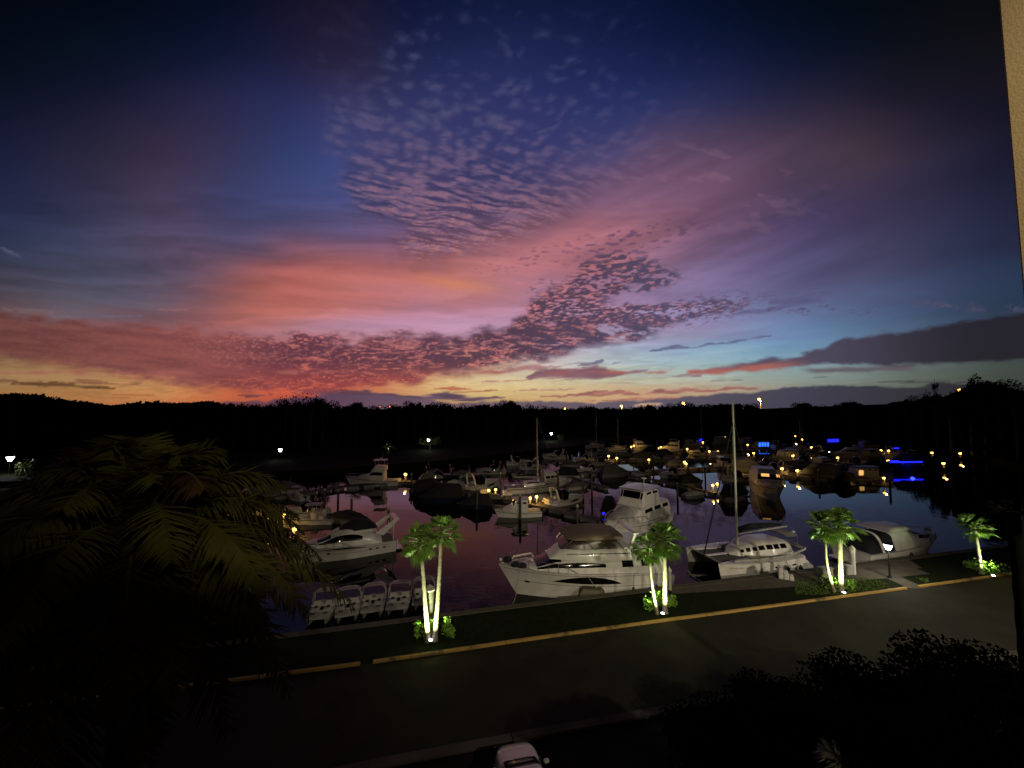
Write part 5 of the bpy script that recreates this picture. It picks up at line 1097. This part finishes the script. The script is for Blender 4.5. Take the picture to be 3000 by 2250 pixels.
# ------------------------------------------------------------------ palms
def trunk_mesh(base, top, bend, r0, r1, ring=.22, seed=0):
    rr = random.Random(seed); base, top = Vector(base), Vector(top); L_ = (top-base).length; n = int(L_/ring); pts = []; rs = []
    for i in range(n*2+1):
        t = i/(n*2); p = base.lerp(top, t)+Vector(bend)*math.sin(math.pi*t)*(1 if len(bend) == 3 else 1)
        pts.append(p+Vector((rr.uniform(-.008, .008), rr.uniform(-.008, .008), 0))); r_ = r0+(r1-r0)*t**.6; rs.append(r_*(1.06 if i % 2 else .93)*(1+.35*max(0, 1-t*14)))
    return MB().tube(pts, rs, 14)
def fan_crown(r_=1.5, seed=0, n=30):
    rr = random.Random(seed); mb = MB()
    for i in range(n):
        k = i/(n-1); el = R(80)-R(128)*k**1.1+rr.uniform(-.15, .15); az = i*2.39996+rr.uniform(-.25, .25)
        dr = Vector((math.cos(az)*math.cos(el), math.sin(az)*math.cos(el), math.sin(el)))
        pl_ = r_*rr.uniform(.44, .60); hub = dr*pl_+Vector((0, 0, -.06*pl_)); sidev = dr.cross(Vector((0, 0, 1))).normalized() if abs(dr.z) < .98 else Vector((1, 0, 0)); up = sidev.cross(dr)
        mb.tube([(0, 0, 0), tuple(hub)], [.022, .012], 4)
        bl = r_*rr.uniform(.46, .60); ns = 15; span = R(rr.uniform(82, 105))
        for j in range(ns):
            a0 = -span+2*span*j/ns; am = a0+span/ns; a1 = a0+2*span/ns
            ln = bl*(1-.25*abs(am/span)**2)*rr.uniform(.9, 1.05); fl = .02*bl
            def P(a, rad, fold): 
                q = dr*math.cos(a)+sidev*math.sin(a); droop = .22*(rad/bl)**2*bl*(.7+.3*math.cos(a)); return hub+q*rad+up*(fold-.10*math.cos(a)*0)-Vector((0, 0, droop))
            mid = ln*.62
            b0, b1, b2 = P(a0, mid, 0), P(am, mid, fl*2.2), P(a1, mid, 0); tip = P(am+rr.uniform(-.03, .03), ln, fl)-Vector((0, 0, rr.uniform(.02, .14)*bl))
            mb.add([hub, b0, b1, b2, tip], [(0, 1, 2), (0, 2, 3), (1, 4, 2), (2, 4, 3)])
    return mb
FANS = [fan_crown(1.45, s_, 30) for s_ in (1, 2, 3)]
def palm(base_px, top_px, zb, lb, r0, seed, scale=1.0, bend=(0, 0, 0), twist=0, crown_px=None, tilt=(0, 0)):
    b = at(*base_px, zb); t = aty(*top_px, b.y); root = thing('fan_palm', lb, 'palm tree', tuple(b), group='uplit fan palms on the lawn')
    top = t-b; trunk_mesh((0, 0, -.1), top, bend, r0, r0*.62, .2, seed).obj('trunk', M_trunk, root, True)
    f = FANS[seed % 3]; o = MB().add(f.v, f.f).obj('crown', M_leaf, root); o.location = top+Vector((0, 0, .1)); o.scale = (scale, scale, scale); o.rotation_euler = (tilt[0], tilt[1], twist)
    sk = MB(); rr = random.Random(seed+50)
    for i in range(16):
        a = i*.39+rr.random(); sk.add([(math.cos(a)*.12, math.sin(a)*.12, .1), (math.cos(a+.25)*.14, math.sin(a+.25)*.14, .05), (math.cos(a+.1)*(.22+rr.random()*.12), math.sin(a+.1)*(.22+rr.random()*.12), -.35-rr.random()*.3)], [(0, 1, 2)])
    so = sk.obj('dead_leaf_skirt', mat('dry_palm_skirt', (.10, .08, .045), .9), root); so.location = top; return b, t
UP = (.84, 1.0, .50)
def uplight(px, zb, targets, power, lb, size=62, radius=.05):
    b = at(*px, zb); root = thing('ground_spotlight', lb, 'spotlight', tuple(b), group='white ground spotlights at the palm bases')
    MB().lathe((0, 0, 0), [(.05, 0), (.05, .10)], 8).obj('stake', M_black, root); MB().lathe((0, 0, .10), [(.08, 0), (.14, .10)], 12).obj('housing', M_black, root, True)
    MB().lathe((0, 0, .205), [(.115, 0), (.105, .015)], 12).ell((0, 0, .21), (.11, .11, .05), 8).obj('lens', M_white, root, True)
    for t in targets: lamp_light(root, (0, -.55, .34), power, UP, 'SPOT', radius, look(b+Vector((0, -.55, .34)), t), R(size), 1.0)
    return root
b1, t1 = palm((1255, 1879), (1232, 1590), -.1, 'left trunk of the nearest lit twin palms, left of centre', .17, 0, 0.92, (.0, 0, 0), .4)
b2, t2 = palm((1273, 1876), (1293, 1566), -.1, 'right trunk of the nearest lit twin palms, left of centre', .17, 1, 0.95, (.05, 0, 0), 1.9)
b3, t3 = palm((1926, 1798), (1900, 1612), -.1, 'slender leaning palm of the middle lit pair before the largest yacht', .13, 2, .90, (-.10, 0, 0), .9)
b4, t4 = palm((1948, 1795), (1947, 1584), -.1, 'straight palm of the middle lit pair before the largest yacht', .18, 1, 1.05, (0, 0, 0), 3.0)
b5, t5 = palm((2444, 1733), (2420, 1546), -.1, 'crooked left palm of the right-hand lit pair', .13, 0, 1.02, (-.30, 0, 0), 4.0)
b6, t6 = palm((2463, 1732), (2460, 1540), -.1, 'straight thick palm of the right-hand lit pair', .21, 2, 1.08, (0, 0, 0), 2.0)
b7, t7 = palm((2876, 1681), (2855, 1545), -.1, 'lone lit palm at far right beyond the lamp post', .14, 1, .95, (.05, 0, 0), 5.0, tilt=(0, -.5))
off = Vector((0, 0, 1.0))
uplight((1262, 1886), -.09, [t1-off*1.2, t2-off*1.2], 2100, 'spotlight at the foot of the nearest twin palms', 125)
uplight((1942, 1806), -.09, [t3-off*1.2, t4-off*1.2], 1950, 'bright spotlight below the middle palm pair', 125)
uplight((2473, 1744), -.09, [t5-off*1.2, t6-off*1.2], 1950, 'bright spotlight right of the right-hand palm pair', 125)
uplight((2911, 1694), -.09, [t7-off*.8], 1900, 'spotlight right of the lone far right palm', 125)
for i, (X, Y, w_, h_, lb) in enumerate(((1236, 1868, 1.0, 1.0, 'bright green shrub left of the nearest twin palm trunks'), (1262, 1862, .7, 1.2, 'tall green shrub between the nearest twin palm trunks'), (1308, 1866, .9, 1.3, 'bright green shrub right of the nearest twin palm trunks'),
    (1910, 1788, 1.1, 1.2, 'bright green shrub left of the middle palm trunks'), (1935, 1782, .9, 1.1, 'low shrub behind the middle palm trunks'), (1976, 1780, 1.2, .8, 'green shrub right of the middle palm trunks'),
    (2425, 1725, 1.5, 1.0, 'dim green shrub left of the crooked palm'), (2492, 1728, 1.4, .8, 'low green shrub right of the straight thick palm'), (2900, 1678, 2.4, 1.5, 'rounded bright green shrub behind the far right spotlight'), (2850, 1668, 1.3, 1.1, 'small green shrub left of the lone palm trunk'))):
    shrub(X, Y, w_, h_, -.1, lb, M_shrub, 20+i, 300, .17)
# uneven grass tufts in the lamp's pool of light
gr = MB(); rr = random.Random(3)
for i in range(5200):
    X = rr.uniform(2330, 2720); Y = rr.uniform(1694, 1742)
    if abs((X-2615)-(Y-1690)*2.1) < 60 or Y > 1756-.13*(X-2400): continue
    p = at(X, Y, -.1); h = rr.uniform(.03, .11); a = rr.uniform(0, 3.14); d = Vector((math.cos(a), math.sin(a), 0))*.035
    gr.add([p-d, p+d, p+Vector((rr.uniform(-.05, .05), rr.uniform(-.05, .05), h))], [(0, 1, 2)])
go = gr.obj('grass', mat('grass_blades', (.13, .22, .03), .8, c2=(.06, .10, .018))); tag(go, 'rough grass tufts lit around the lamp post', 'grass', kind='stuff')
# far small lit palm
b = at(1138, 1330, -.05); r = thing('small_palm', 'small pale lit palm alone on the dark far lawn', 'palm tree', tuple(b)); MB().tube([(0, 0, 0), (0, 0, 2.0)], [.28, .22], 8).obj('trunk', M_trunk, r, True)
mb = MB()
for i in range(16):
    a = i*.393; e = R(20+50*(i % 3)/2); L_ = 2.6
    pts = [Vector((math.cos(a)*math.cos(e)*L_*t, math.sin(a)*math.cos(e)*L_*t, 2+L_*(math.sin(e)*t-.45*t*t))) for t in (0, .3, .6, .85, 1)]
    for p, q in zip(pts, pts[1:]):
        for sd in (1, -1):
            s_ = (q-p).cross(Vector((0, 0, 1))).normalized()*sd*.32; mb.add([p, q, q+s_*.9-Vector((0, 0, .2)), p+s_-Vector((0, 0, .2))], [(0, 1, 2, 3)])
mb.obj('crown', M_leafl, r)
rt = thing('ground_spotlight', 'unseen spotlight at the foot of the small pale far palm', 'spotlight', (b.x-.5, b.y-1.6, -.05)); MB().lathe((0, 0, 0), [(.12, 0), (.16, .2)], 8).obj('housing', M_black, rt); lamp_light(rt, (0, 0, .4), 700, (.9, 1, .6), 'SPOT', .1, look((b.x-.5, b.y-1.6, .35), (b.x, b.y, 3.2)), R(60))
# ------------------------------------------------------------------ big date palm, near left
def date_palm(loc, H_, Lf, nf, seed, lb, name='date_palm', m=None, tr=.42, lean=0, leafw=.035, nl=46, dead=None):
    root = thing(name, lb, 'palm tree', loc); rr = random.Random(seed); mb = MB(); rc = MB()
    pts = [(0, 0, H_*i/24) for i in range(25)]
    MB().tube(pts, [tr*(1.0+(.10 if i % 2 else -.04))*(1.25 if i > 21 else 1) for i in range(25)], 14).obj('trunk', M_dbark, root, True)
    mbs = [MB(), MB()]
    for i in range(nf):
        k = (i+.5)/nf; mb = mbs[1 if dead and (k > .74 or i % 9 == 4) else 0]; az = i*2.39996+rr.uniform(-.2, .2); el = R(84)-R(122)*k**.9+rr.uniform(-.1, .1); L_ = Lf*rr.uniform(.85, 1.08)*(1 if k < .72 else .72)
        hd = Vector((math.cos(az), math.sin(az), 0)); ts = [j/nl for j in range(nl+1)]; g = .50+.25*math.cos(el)
        P = [hd*(L_*t*math.cos(el)+.0)+Vector((0, 0, H_+L_*(math.sin(el)*t-g*t**2.1)))+hd*.25 for t in ts]
        rc.tube([tuple(p) for p in P[::4]], [.06-.048*j/len(P[::4]) for j in range(len(P[::4]))], 4)
        sv = hd.cross(Vector((0, 0, 1)))
        for j in range(4, nl+1):
            t = ts[j]; tg = (P[j]-P[j-1]).normalized(); nrm = sv.cross(tg).normalized(); ll = .92*math.sin(math.pi*min(1, .12+t*.86))**.6*Lf/4.6
            for sd in (1, -1):
                d = (sv*sd*.80+tg*.55+nrm*rr.uniform(-.25, .35)).normalized(); a = P[j]; q = a+d*ll*rr.uniform(.85, 1.1)-Vector((0, 0, ll*rr.uniform(.10, .35 if not dead else .75))); mid = a.lerp(q, .5)+Vector((0, 0, .05*ll)); wv = tg*leafw
                mb.add([a-wv*.6, a+wv*.6, mid+wv, mid-wv, q], [(0, 1, 2, 3), (3, 2, 4)])
    mbs[0].obj('fronds', m or M_date, root)
    if dead: mbs[1].obj('dry_fronds', dead, root)
    rc.obj('frond_ribs', M_date, root, True); return root
pc = aty(400, 1560, 13.0)
date_palm((pc.x, pc.y, -.1), pc.z+.1, 6.2, 70, 4, 'huge dim date palm filling the lower left of the view', leafw=.058, nl=88, dead=M_dated)
pc = aty(2620, 2480, 9.0); date_palm((pc.x, pc.y, -.1), pc.z+.1, 3.2, 26, 9, 'dark palm at the bottom right with pale upright leaf tips', m=mat('pale_palm_leaf', (.022, .026, .012), .7), tr=.15, name='small_palm')
pc = aty(2972, 1500, 12.0); sp_ = date_palm((pc.x, pc.y, -.1), pc.z+.1, .8, 14, 12, 'dark slim palm trunk standing before the road at right', m=M_dark, tr=.15, name='slim_palm')
for c_ in sp_.children: c_.data.materials[0] = M_dark
# ------------------------------------------------------------------ trees
def crown_mesh(seed, W=5.0, Hh=3.2, n=1500, s=.75, blobs=9, umbrella=False):
    rr = random.Random(seed); mb = MB(); bl = []
    for i in range(blobs):
        a = rr.uniform(0, 6.283); u = rr.random()**.5*.72; bl.append((W*u*math.cos(a), W*u*math.sin(a), Hh*(rr.uniform(-.35, .55) if not umbrella else rr.uniform(-.1, .45)*(1-u*.8)), rr.uniform(.30, .50)*W, rr.uniform(.34, .55)*Hh))
    for i in range(n):
        b = bl[i % blobs]; d = Vector((rr.gauss(0, 1), rr.gauss(0, 1), rr.gauss(0, 1))).normalized(); k = rr.random()**.35
        p = Vector((b[0]+d.x*b[3]*k, b[1]+d.y*b[3]*k, b[2]+d.z*b[4]*k)); e = Vector((rr.gauss(0, 1), rr.gauss(0, 1), rr.gauss(0, 1))).normalized(); f = e.cross(Vector((rr.gauss(0, 1), rr.gauss(0, 1), rr.gauss(0, 1)))).normalized(); q = s*rr.uniform(.5, 1.2)
        mb.add([p-e*q*.5, p+f*q*.35, p+e*q*.5, p-f*q*.35], [(0, 1, 2, 3)])
    return mb
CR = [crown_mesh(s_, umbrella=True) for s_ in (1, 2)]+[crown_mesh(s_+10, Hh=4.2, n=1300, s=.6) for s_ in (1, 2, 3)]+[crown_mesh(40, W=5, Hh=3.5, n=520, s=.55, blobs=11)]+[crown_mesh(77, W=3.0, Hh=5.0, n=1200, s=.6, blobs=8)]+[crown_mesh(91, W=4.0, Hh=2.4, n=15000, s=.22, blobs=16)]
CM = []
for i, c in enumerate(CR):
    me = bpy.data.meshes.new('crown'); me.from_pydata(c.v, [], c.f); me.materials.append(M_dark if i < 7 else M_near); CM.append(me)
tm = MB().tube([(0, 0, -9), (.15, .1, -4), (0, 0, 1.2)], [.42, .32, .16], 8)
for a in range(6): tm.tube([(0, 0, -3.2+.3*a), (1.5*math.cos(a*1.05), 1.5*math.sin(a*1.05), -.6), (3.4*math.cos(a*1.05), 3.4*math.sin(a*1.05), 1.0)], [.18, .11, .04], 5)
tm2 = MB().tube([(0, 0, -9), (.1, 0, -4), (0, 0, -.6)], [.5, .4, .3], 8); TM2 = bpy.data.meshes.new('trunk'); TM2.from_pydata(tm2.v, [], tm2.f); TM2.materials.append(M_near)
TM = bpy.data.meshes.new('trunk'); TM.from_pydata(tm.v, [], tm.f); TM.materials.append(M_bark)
TL = ['broad rounded dark tree in the left-hand wood skyline', 'broad low dark tree in the left-hand wood skyline', 'bushy dark tree in the central wood skyline', 'ragged dark tree in the central wood skyline', 'rounded dark tree in the wood behind the marina', 'open thin-crowned tree against the orange sky', 'narrow dark tree in the right-hand wood']
LM = [(-500, 'the far left wood'), (20, 'the left edge lamp'), (170, 'the far left cloud streaks'), (330, 'the left-hand notch'), (500, 'the big date palm crown'), (660, 'the palest orange glow'), (820, 'the small lit lawn lamp'), (1000, 'the purple sky gap'), (1126, 'the two red beacons'), (1253, 'the round lit lawn tree'), (1400, 'the brightest yellow sky'), (1520, 'the highest ragged tree'), (1659, 'the leftmost bridge lamp'), (1824, 'the second bridge lamp'), (1915, 'the pale cloud gap'), (2006, 'the parapet bridge lamp'), (2160, 'the catamaran mast'), (2229, 'the fourth bridge lamp'), (2350, 'the low domed tree'), (2490, 'the round domed tree'), (2605, 'the lamp post on the quay'), (2700, 'the right-hand slope'), (2820, 'the far right street lamp'), (2990, 'the right picture edge'), (3200, 'the building corner')]
AD = ['broad rounded', 'broad low', 'bushy', 'ragged', 'rounded', 'open thin-crowned', 'narrow']
SEEN = set()
def tree_label(X, kind, s):
    lx, nm = min(LM, key=lambda q: abs(q[0]-X)); d = X-lx
    for rel in (['right above', 'almost above'] if abs(d) < 22 else (['just right of', 'right of', 'farther right of'] if d > 0 else ['just left of', 'left of', 'farther left of'])):
        for ad in (AD[kind], ('larger ' if s > 1 else 'smaller ')+AD[kind]):
            t = '%s dark skyline tree %s %s' % (ad, rel, nm)
            if t not in SEEN: SEEN.add(t); return t
    return t
def tree(X, Yt, dist, kind, s=1.0, lb=None, grp='trees of the dark wood beyond the marina', name='tree'):
    top = aty(X, Yt, dist); hh = {0: 2.9, 1: 2.9, 2: 3.6, 3: 3.6, 4: 3.6, 5: 3.2, 6: 4.2, 7: 2.6}[kind]*s
    root = thing(name, lb or tree_label(X, kind, s), 'tree', (top.x, top.y, -.05), rnd.uniform(0, 6.28), grp); zc = top.z-hh
    c = bpy.data.objects.new('crown', CM[kind]); col.objects.link(c); c.parent = root; c.location = (0, 0, zc); c.scale = (s, s, s)
    t = bpy.data.objects.new('trunk', TM2 if kind == 7 else TM); col.objects.link(t); t.parent = root; t.location = (0, 0, zc); t.scale = (s, s, max(.3, zc/9.0)); return root
sky_pts = [(-700, 1140), (-300, 1146), (0, 1149), (100, 1150), (170, 1166), (240, 1170), (300, 1182), (350, 1182), (400, 1176), (475, 1170), (520, 1179), (600, 1171), (660, 1178), (720, 1186), (790, 1188), (850, 1182), (960, 1180), (1000, 1192), (1048, 1178), (1090, 1196), (1150, 1192), (1200, 1180), (1260, 1182), (1300, 1186), (1350, 1192), (1400, 1186), (1460, 1184), (1500, 1177), (1545, 1192), (1600, 1192), (1650, 1197), (1700, 1193), (1740, 1191), (1790, 1197), (1850, 1194), (1900, 1185), (1950, 1190), (2000, 1184), (2050, 1188), (2100, 1184), (2150, 1182), (2200, 1184), (2240, 1200), (2300, 1200), (2350, 1180), (2400, 1194), (2490, 1176), (2530, 1188), (2600, 1180), (2650, 1172), (2700, 1160), (2740, 1152), (2780, 1158), (2850, 1120), (2920, 1124), (2990, 1140), (3100, 1145), (3600, 1130)]
dist_pts = [(-700, 120), (0, 132), (600, 140), (1000, 150), (1300, 172), (1500, 190), (1750, 217), (2200, 200), (2600, 170), (2740, 130), (2860, 108), (3000, 100), (3600, 84)]
X = -680
while X < 3560:
    Yt = ip(sky_pts, X) if False else float(np.interp(X, [p[0] for p in sky_pts], [p[1] for p in sky_pts])); dd = float(np.interp(X, [p[0] for p in dist_pts], [p[1] for p in dist_pts]))
    k = rnd.choice((0, 1, 0)) if X < 720 else rnd.choice((2, 3, 4)) if X < 2200 else rnd.choice((0, 4, 2)) if X < 2700 else rnd.choice((4, 3, 6))
    s_ = rnd.uniform(.85, 1.15); tree(X, Yt-3, dd*rnd.uniform(.97, 1.05), k, s_); X += 46*s_*rnd.uniform(.85, 1.1)*(135/dd)**.5
for (X, Yt, d, k, s_, lb) in ((840, 1158, 128, 5, 1.0, 'open sparse-crowned tree, left one, against the orange sky'), (912, 1149, 126, 5, 1.35, 'tall open-crowned tree, right one, against the orange sky'), (945, 1165, 128, 3, .8, 'ragged tree beside the tall open-crowned tree'), (1048, 1177, 140, 4, .45, 'small round-topped tree on the skyline left of the red beacons'), (1500, 1173, 176, 3, .9, 'highest ragged tree at the middle of the skyline'), (1310, 1180, 170, 3, .6, 'ragged treetop left of the middle of the skyline'), (2350, 1177, 190, 1, .75, 'low domed tree right of the catamaran mast'), (2490, 1173, 180, 1, .65, 'round domed tree on the right-hand skyline'), (2008, 1176, 205, 4, .8, 'tree under the second bridge lamp from the mast'), (2105, 1181, 205, 0, .9, 'wide domed tree just left of the catamaran mast'), (2738, 1122, 140, 6, .35, 'thin ragged treetop spike at right'), (2868, 1103, 118, 6, 1.1, 'tall dark tree right of the far right street lamp'), (2915, 1112, 116, 4, .9, 'tall dark rounded tree at the right end of the skyline')):
    tree(X, Yt, d, k, s_, lb)
# the wood's dense lower mass
mb = MB(); rr = random.Random(5)
for i in range(9000):
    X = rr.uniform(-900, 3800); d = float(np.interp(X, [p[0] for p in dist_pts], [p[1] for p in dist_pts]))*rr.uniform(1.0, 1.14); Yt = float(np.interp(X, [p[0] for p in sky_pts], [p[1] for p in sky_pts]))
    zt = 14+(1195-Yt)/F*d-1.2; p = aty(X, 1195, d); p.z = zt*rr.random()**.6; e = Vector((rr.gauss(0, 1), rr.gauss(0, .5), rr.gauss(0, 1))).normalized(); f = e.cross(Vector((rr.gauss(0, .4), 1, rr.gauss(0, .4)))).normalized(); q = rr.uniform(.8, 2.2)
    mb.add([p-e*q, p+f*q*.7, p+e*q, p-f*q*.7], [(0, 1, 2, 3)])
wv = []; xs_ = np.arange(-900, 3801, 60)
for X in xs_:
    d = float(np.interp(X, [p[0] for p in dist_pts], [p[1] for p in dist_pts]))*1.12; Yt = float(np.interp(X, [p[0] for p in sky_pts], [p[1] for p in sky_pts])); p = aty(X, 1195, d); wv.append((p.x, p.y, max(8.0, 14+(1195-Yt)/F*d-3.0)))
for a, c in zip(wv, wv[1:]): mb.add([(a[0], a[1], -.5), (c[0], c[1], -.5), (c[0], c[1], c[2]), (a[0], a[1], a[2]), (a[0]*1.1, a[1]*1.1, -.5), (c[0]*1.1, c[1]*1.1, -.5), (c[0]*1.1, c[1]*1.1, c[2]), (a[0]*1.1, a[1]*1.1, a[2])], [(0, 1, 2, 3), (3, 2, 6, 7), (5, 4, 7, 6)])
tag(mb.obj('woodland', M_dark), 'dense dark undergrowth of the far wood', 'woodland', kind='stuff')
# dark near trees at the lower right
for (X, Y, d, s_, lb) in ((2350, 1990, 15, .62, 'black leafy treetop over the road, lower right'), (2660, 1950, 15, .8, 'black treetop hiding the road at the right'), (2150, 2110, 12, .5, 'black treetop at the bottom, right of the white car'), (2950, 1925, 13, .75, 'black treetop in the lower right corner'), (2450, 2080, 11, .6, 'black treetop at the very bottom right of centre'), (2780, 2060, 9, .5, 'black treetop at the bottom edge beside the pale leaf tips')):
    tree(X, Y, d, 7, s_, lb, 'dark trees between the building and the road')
# ------------------------------------------------------------------ bridge with street lamps
bp_ = [(1560, 1214, 400), (1659, 1213, 385), (1840, 1212.5, 360), (2080, 1206, 325), (2229, 1201, 300), (2480, 1192, 270), (2820, 1180, 235), (3400, 1150, 190)]
BR = thing('road_bridge', 'long road bridge with an orange lit parapet behind the marina trees', 'bridge'); P = [aty(*p) for p in bp_]
dk = MB(); pr = MB()
for a, c in zip(P, P[1:]):
    d = c-a; nr = Vector((-d.y, d.x, 0)).normalized()*4.5
    for s_, off_ in ((1, 0),): dk.add([a-nr, c-nr, c+nr, a+nr, a-nr-Vector((0, 0, 1.6)), c-nr-Vector((0, 0, 1.6)), c+nr-Vector((0, 0, 1.6)), a+nr-Vector((0, 0, 1.6))], [(0, 1, 2, 3), (4, 7, 6, 5), (0, 4, 5, 1), (2, 6, 7, 3)])
    for sd in (1, -1): q = nr*sd; t_ = nr.normalized()*.25*sd; pr.add([a+q, c+q, c+q+Vector((0, 0, .9)), a+q+Vector((0, 0, .9)), a+q-t_, c+q-t_, c+q-t_+Vector((0, 0, .9)), a+q-t_+Vector((0, 0, .9))], [(0, 1, 2, 3), (5, 4, 7, 6), (3, 2, 6, 7)])
dk.obj('deck', mat('bridge_concrete', (.14, .13, .12), .8), BR); pr.obj('parapet', mat('bridge_parapet', (.30, .27, .23), .8), BR)
for i in range(1, 7):
    p = P[i]; MB().box((p.x, p.y, p.z/2-1.2), (1.4, 6, max(2, p.z-1.4)), R(-30)).obj('pier', mat('bridge_concrete', (.14, .13, .12), .8), BR)
for (X, Yb, Yt, d, lb) in ((1659, 1213, 1197, 385, 'leftmost orange street lamp, glowing at the treeline'), (1824, 1213, 1189, 362, 'second orange bridge lamp from the left'), (2006, 1208, 1180, 335, 'orange bridge lamp over the lit parapet'), (2229, 1201, 1169, 300, 'orange bridge lamp just right of the catamaran mast'), (2820, 1180, 1143, 235, 'large orange street lamp at the far right')):
    b = aty(X, Yb, d); t = aty(X, Yt, d); h = t.z-b.z; r = thing('street_lamp', lb, 'street lamp', tuple(b), group='orange street lamps of the bridge'); r.parent = None
    MB().tube([(0, 0, 0), (0, 0, h-.3), (-.9, 0, h)], [.22, .16, .12], 6).obj('pole', M_alu, r, True); MB().box((-1.1, 0, h+.12), (1.3, .7, .25), bev=.08).obj('lamp_head', M_black, r)
    MB().ell((-1.1, 0, h-.12), (1.25, .9, .9), 8).obj('lens', M_orange, r, True); lamp_light(r, (-1.1, -.9, h-1.9), 12000, (1, .45, .12), radius=.4)
for X, lb in ((1111, 'left one of two tiny red beacons on the skyline'), (1142, 'right one of two tiny red beacons on the skyline')):
    t = aty(X, 1191.5, 420); r = thing('beacon_mast', lb, 'beacon', (t.x, t.y, 0)); MB().tube([(0, 0, 0), (0, 0, t.z-.6)], [.5, .2], 5).obj('mast', M_black, r); MB().ell((0, 0, t.z), (.85, .85, .7), 8).obj('beacon', M_red, r, True)
# right-hand orange lamp beyond the road
b = at(2985, 1690, -.1); r = thing('lamp_post', 'short lamp post with orange lamp near the right edge', 'lamp', tuple(b)); h = aty(2982, 1588, b.y).z+.1; MB().tube([(0, 0, 0), (0, 0, h)], [.07, .05], 8).obj('post', M_black, r); MB().ell((0, 0, h+.06), (.36, .25, .14), 10).obj('lens', glow('orange_lens', (1, .50, .10), 4.0), r, True); lamp_light(r, (0, -.3, h+.2), 60, (1, .5, .12), radius=.1)
# ------------------------------------------------------------------ car
def car(loc, rz):
    r = thing('parked_car', 'white car at the bottom edge, seen from above with dark windscreen', 'car', loc, rz); L_, W_ = 4.4, 1.78
    prof = [(-2.2, .62), (-2.05, .88), (-1.5, .98), (-.9, 1.36), (.35, 1.44), (1.12, 1.0), (1.9, .86), (2.15, .68), (2.2, .5)]
    Bd = House([(-2.2, .66), (-2.12, .86), (-1.7, .95), (0, .98), (1.1, .96), (1.8, .86), (2.1, .74), (2.2, .60)], [(-2.2, .70), (-2.0, .86), (0, .89), (1.6, .86), (2.0, .76), (2.2, .58)], .22, .34, .06); Bd.build(M_car, r, 'body')
    Cb = House([(-1.75, .95), (-1.1, 1.38), (-.5, 1.45), (.25, 1.44), (1.25, .94)], [(-1.75, .70), (-.5, .76), (.3, .76), (1.25, .74)], .90, .36, .16); Cb.build(M_car, r, 'roof')
    Cb.patch(M_glass, r, .70, .95, .20, .80, 'windscreen', off=.02, N=8, M=10); Cb.patch(M_glass, r, .04, .20, .22, .78, 'rear_window', off=.02, N=6, M=8)
    for sd in (1, -1):
        Cb.patch(M_glass, r, .22, .68, side_v(sd, .05), side_v(sd, .17), 'side_window', off=.015)
        MB().box((.85, sd*.98, .98), (.16, .2, .13), bev=.04).obj('mirror', M_car, r, True); MB().box((2.1, sd*.6, .66), (.14, .36, .13), bev=.04).obj('headlight', M_glass, r, True)
        for x in (-1.35, 1.35):
            w_ = MB().tube([(x, sd*.72, .32), (x, sd*.91, .32)], .33, 18).obj('wheel', M_trim, r, True); MB().tube([(x, sd*.90, .32), (x, sd*.925, .32)], .2, 12).obj('rim', M_steel, w_)
    return r
c = at(1505, 2178, .75-.1); ka, kb_ = at(1400, 2177, 0), at(1600, 2142, 0); ang = math.atan2((kb_-ka).y, (kb_-ka).x)+R(90)
car((c.x-2.1*math.cos(ang), c.y-2.1*math.sin(ang), -.09), ang)
# ------------------------------------------------------------------ building the picture is taken from
BD = thing('apartment_building', 'warm stucco corner of the apartment building at the right edge', 'building', (0, 0, 0))
e0 = aty(2985, 868, 4.0); ex = e0.x; print('corner', ex)
MB().box((ex+.6, -1.0, 15), (1.2, 10.0, 34), bev=.05).obj('wall', M_stuc, BD)
MB().box((-20, -5.5, 12), (80, 4, 30)).obj('facade', mat('facade_stucco', (.30, .27, .22), .9), BD)
MB().box((0, -1.6, 12.0), (8.0, 3.6, .25)).obj('balcony_floor', M_conc, BD)
MB().box((0, -1.2, 16.75), (12.0, 4.4, .25)).obj('balcony_ceiling', M_conc, BD)
wl = thing('ceiling_lamp', 'warm round balcony ceiling lamp above the viewpoint', 'lamp', (3.3, .35, 16.62)); MB().lathe((0, 0, -.05), [(.16, 0), (.16, .05)], 14).obj('base', M_black, wl); MB().lathe((0, 0, -.13), [(.06, 0), (.13, .03), (.14, .08)], 14).obj('shade', glow('warm_shade', (1, .72, .36), 3, 'NONE'), wl, True); lamp_light(wl, (0, 0, -.3), 200, (1, .76, .36), radius=.1)
# floodlights fixed to the facade that light the quay and the road
for (x, z, tx, ty, pw, sz, lb) in ((3.6, 19.5, -4, 38, 10500, 88, 'facade floodlight above the balcony'), (20, 17.0, 14, 34, 10500, 95, 'facade floodlight beyond the balcony wall'), (38, 14.5, 27, 22, 26000, 58, 'facade floodlight farthest along the building')):
    fl = thing('floodlight', lb, 'lamp', (x, -3.2, z), group='facade floodlights'); MB().box((0, 0, 0), (.4, .3, .3), bev=.04).obj('housing', M_black, fl); MB().box((0, .17, -.02), (.32, .03, .22)).obj('lens', glow('flood_lens', (1, .85, .6), 4, 'NONE'), fl)
    lamp_light(fl, (0, .6, 0), pw, (1, .84, .60), 'SPOT', .3, look((x, -2.6, z), (tx, ty, -1)), R(sz), .9)
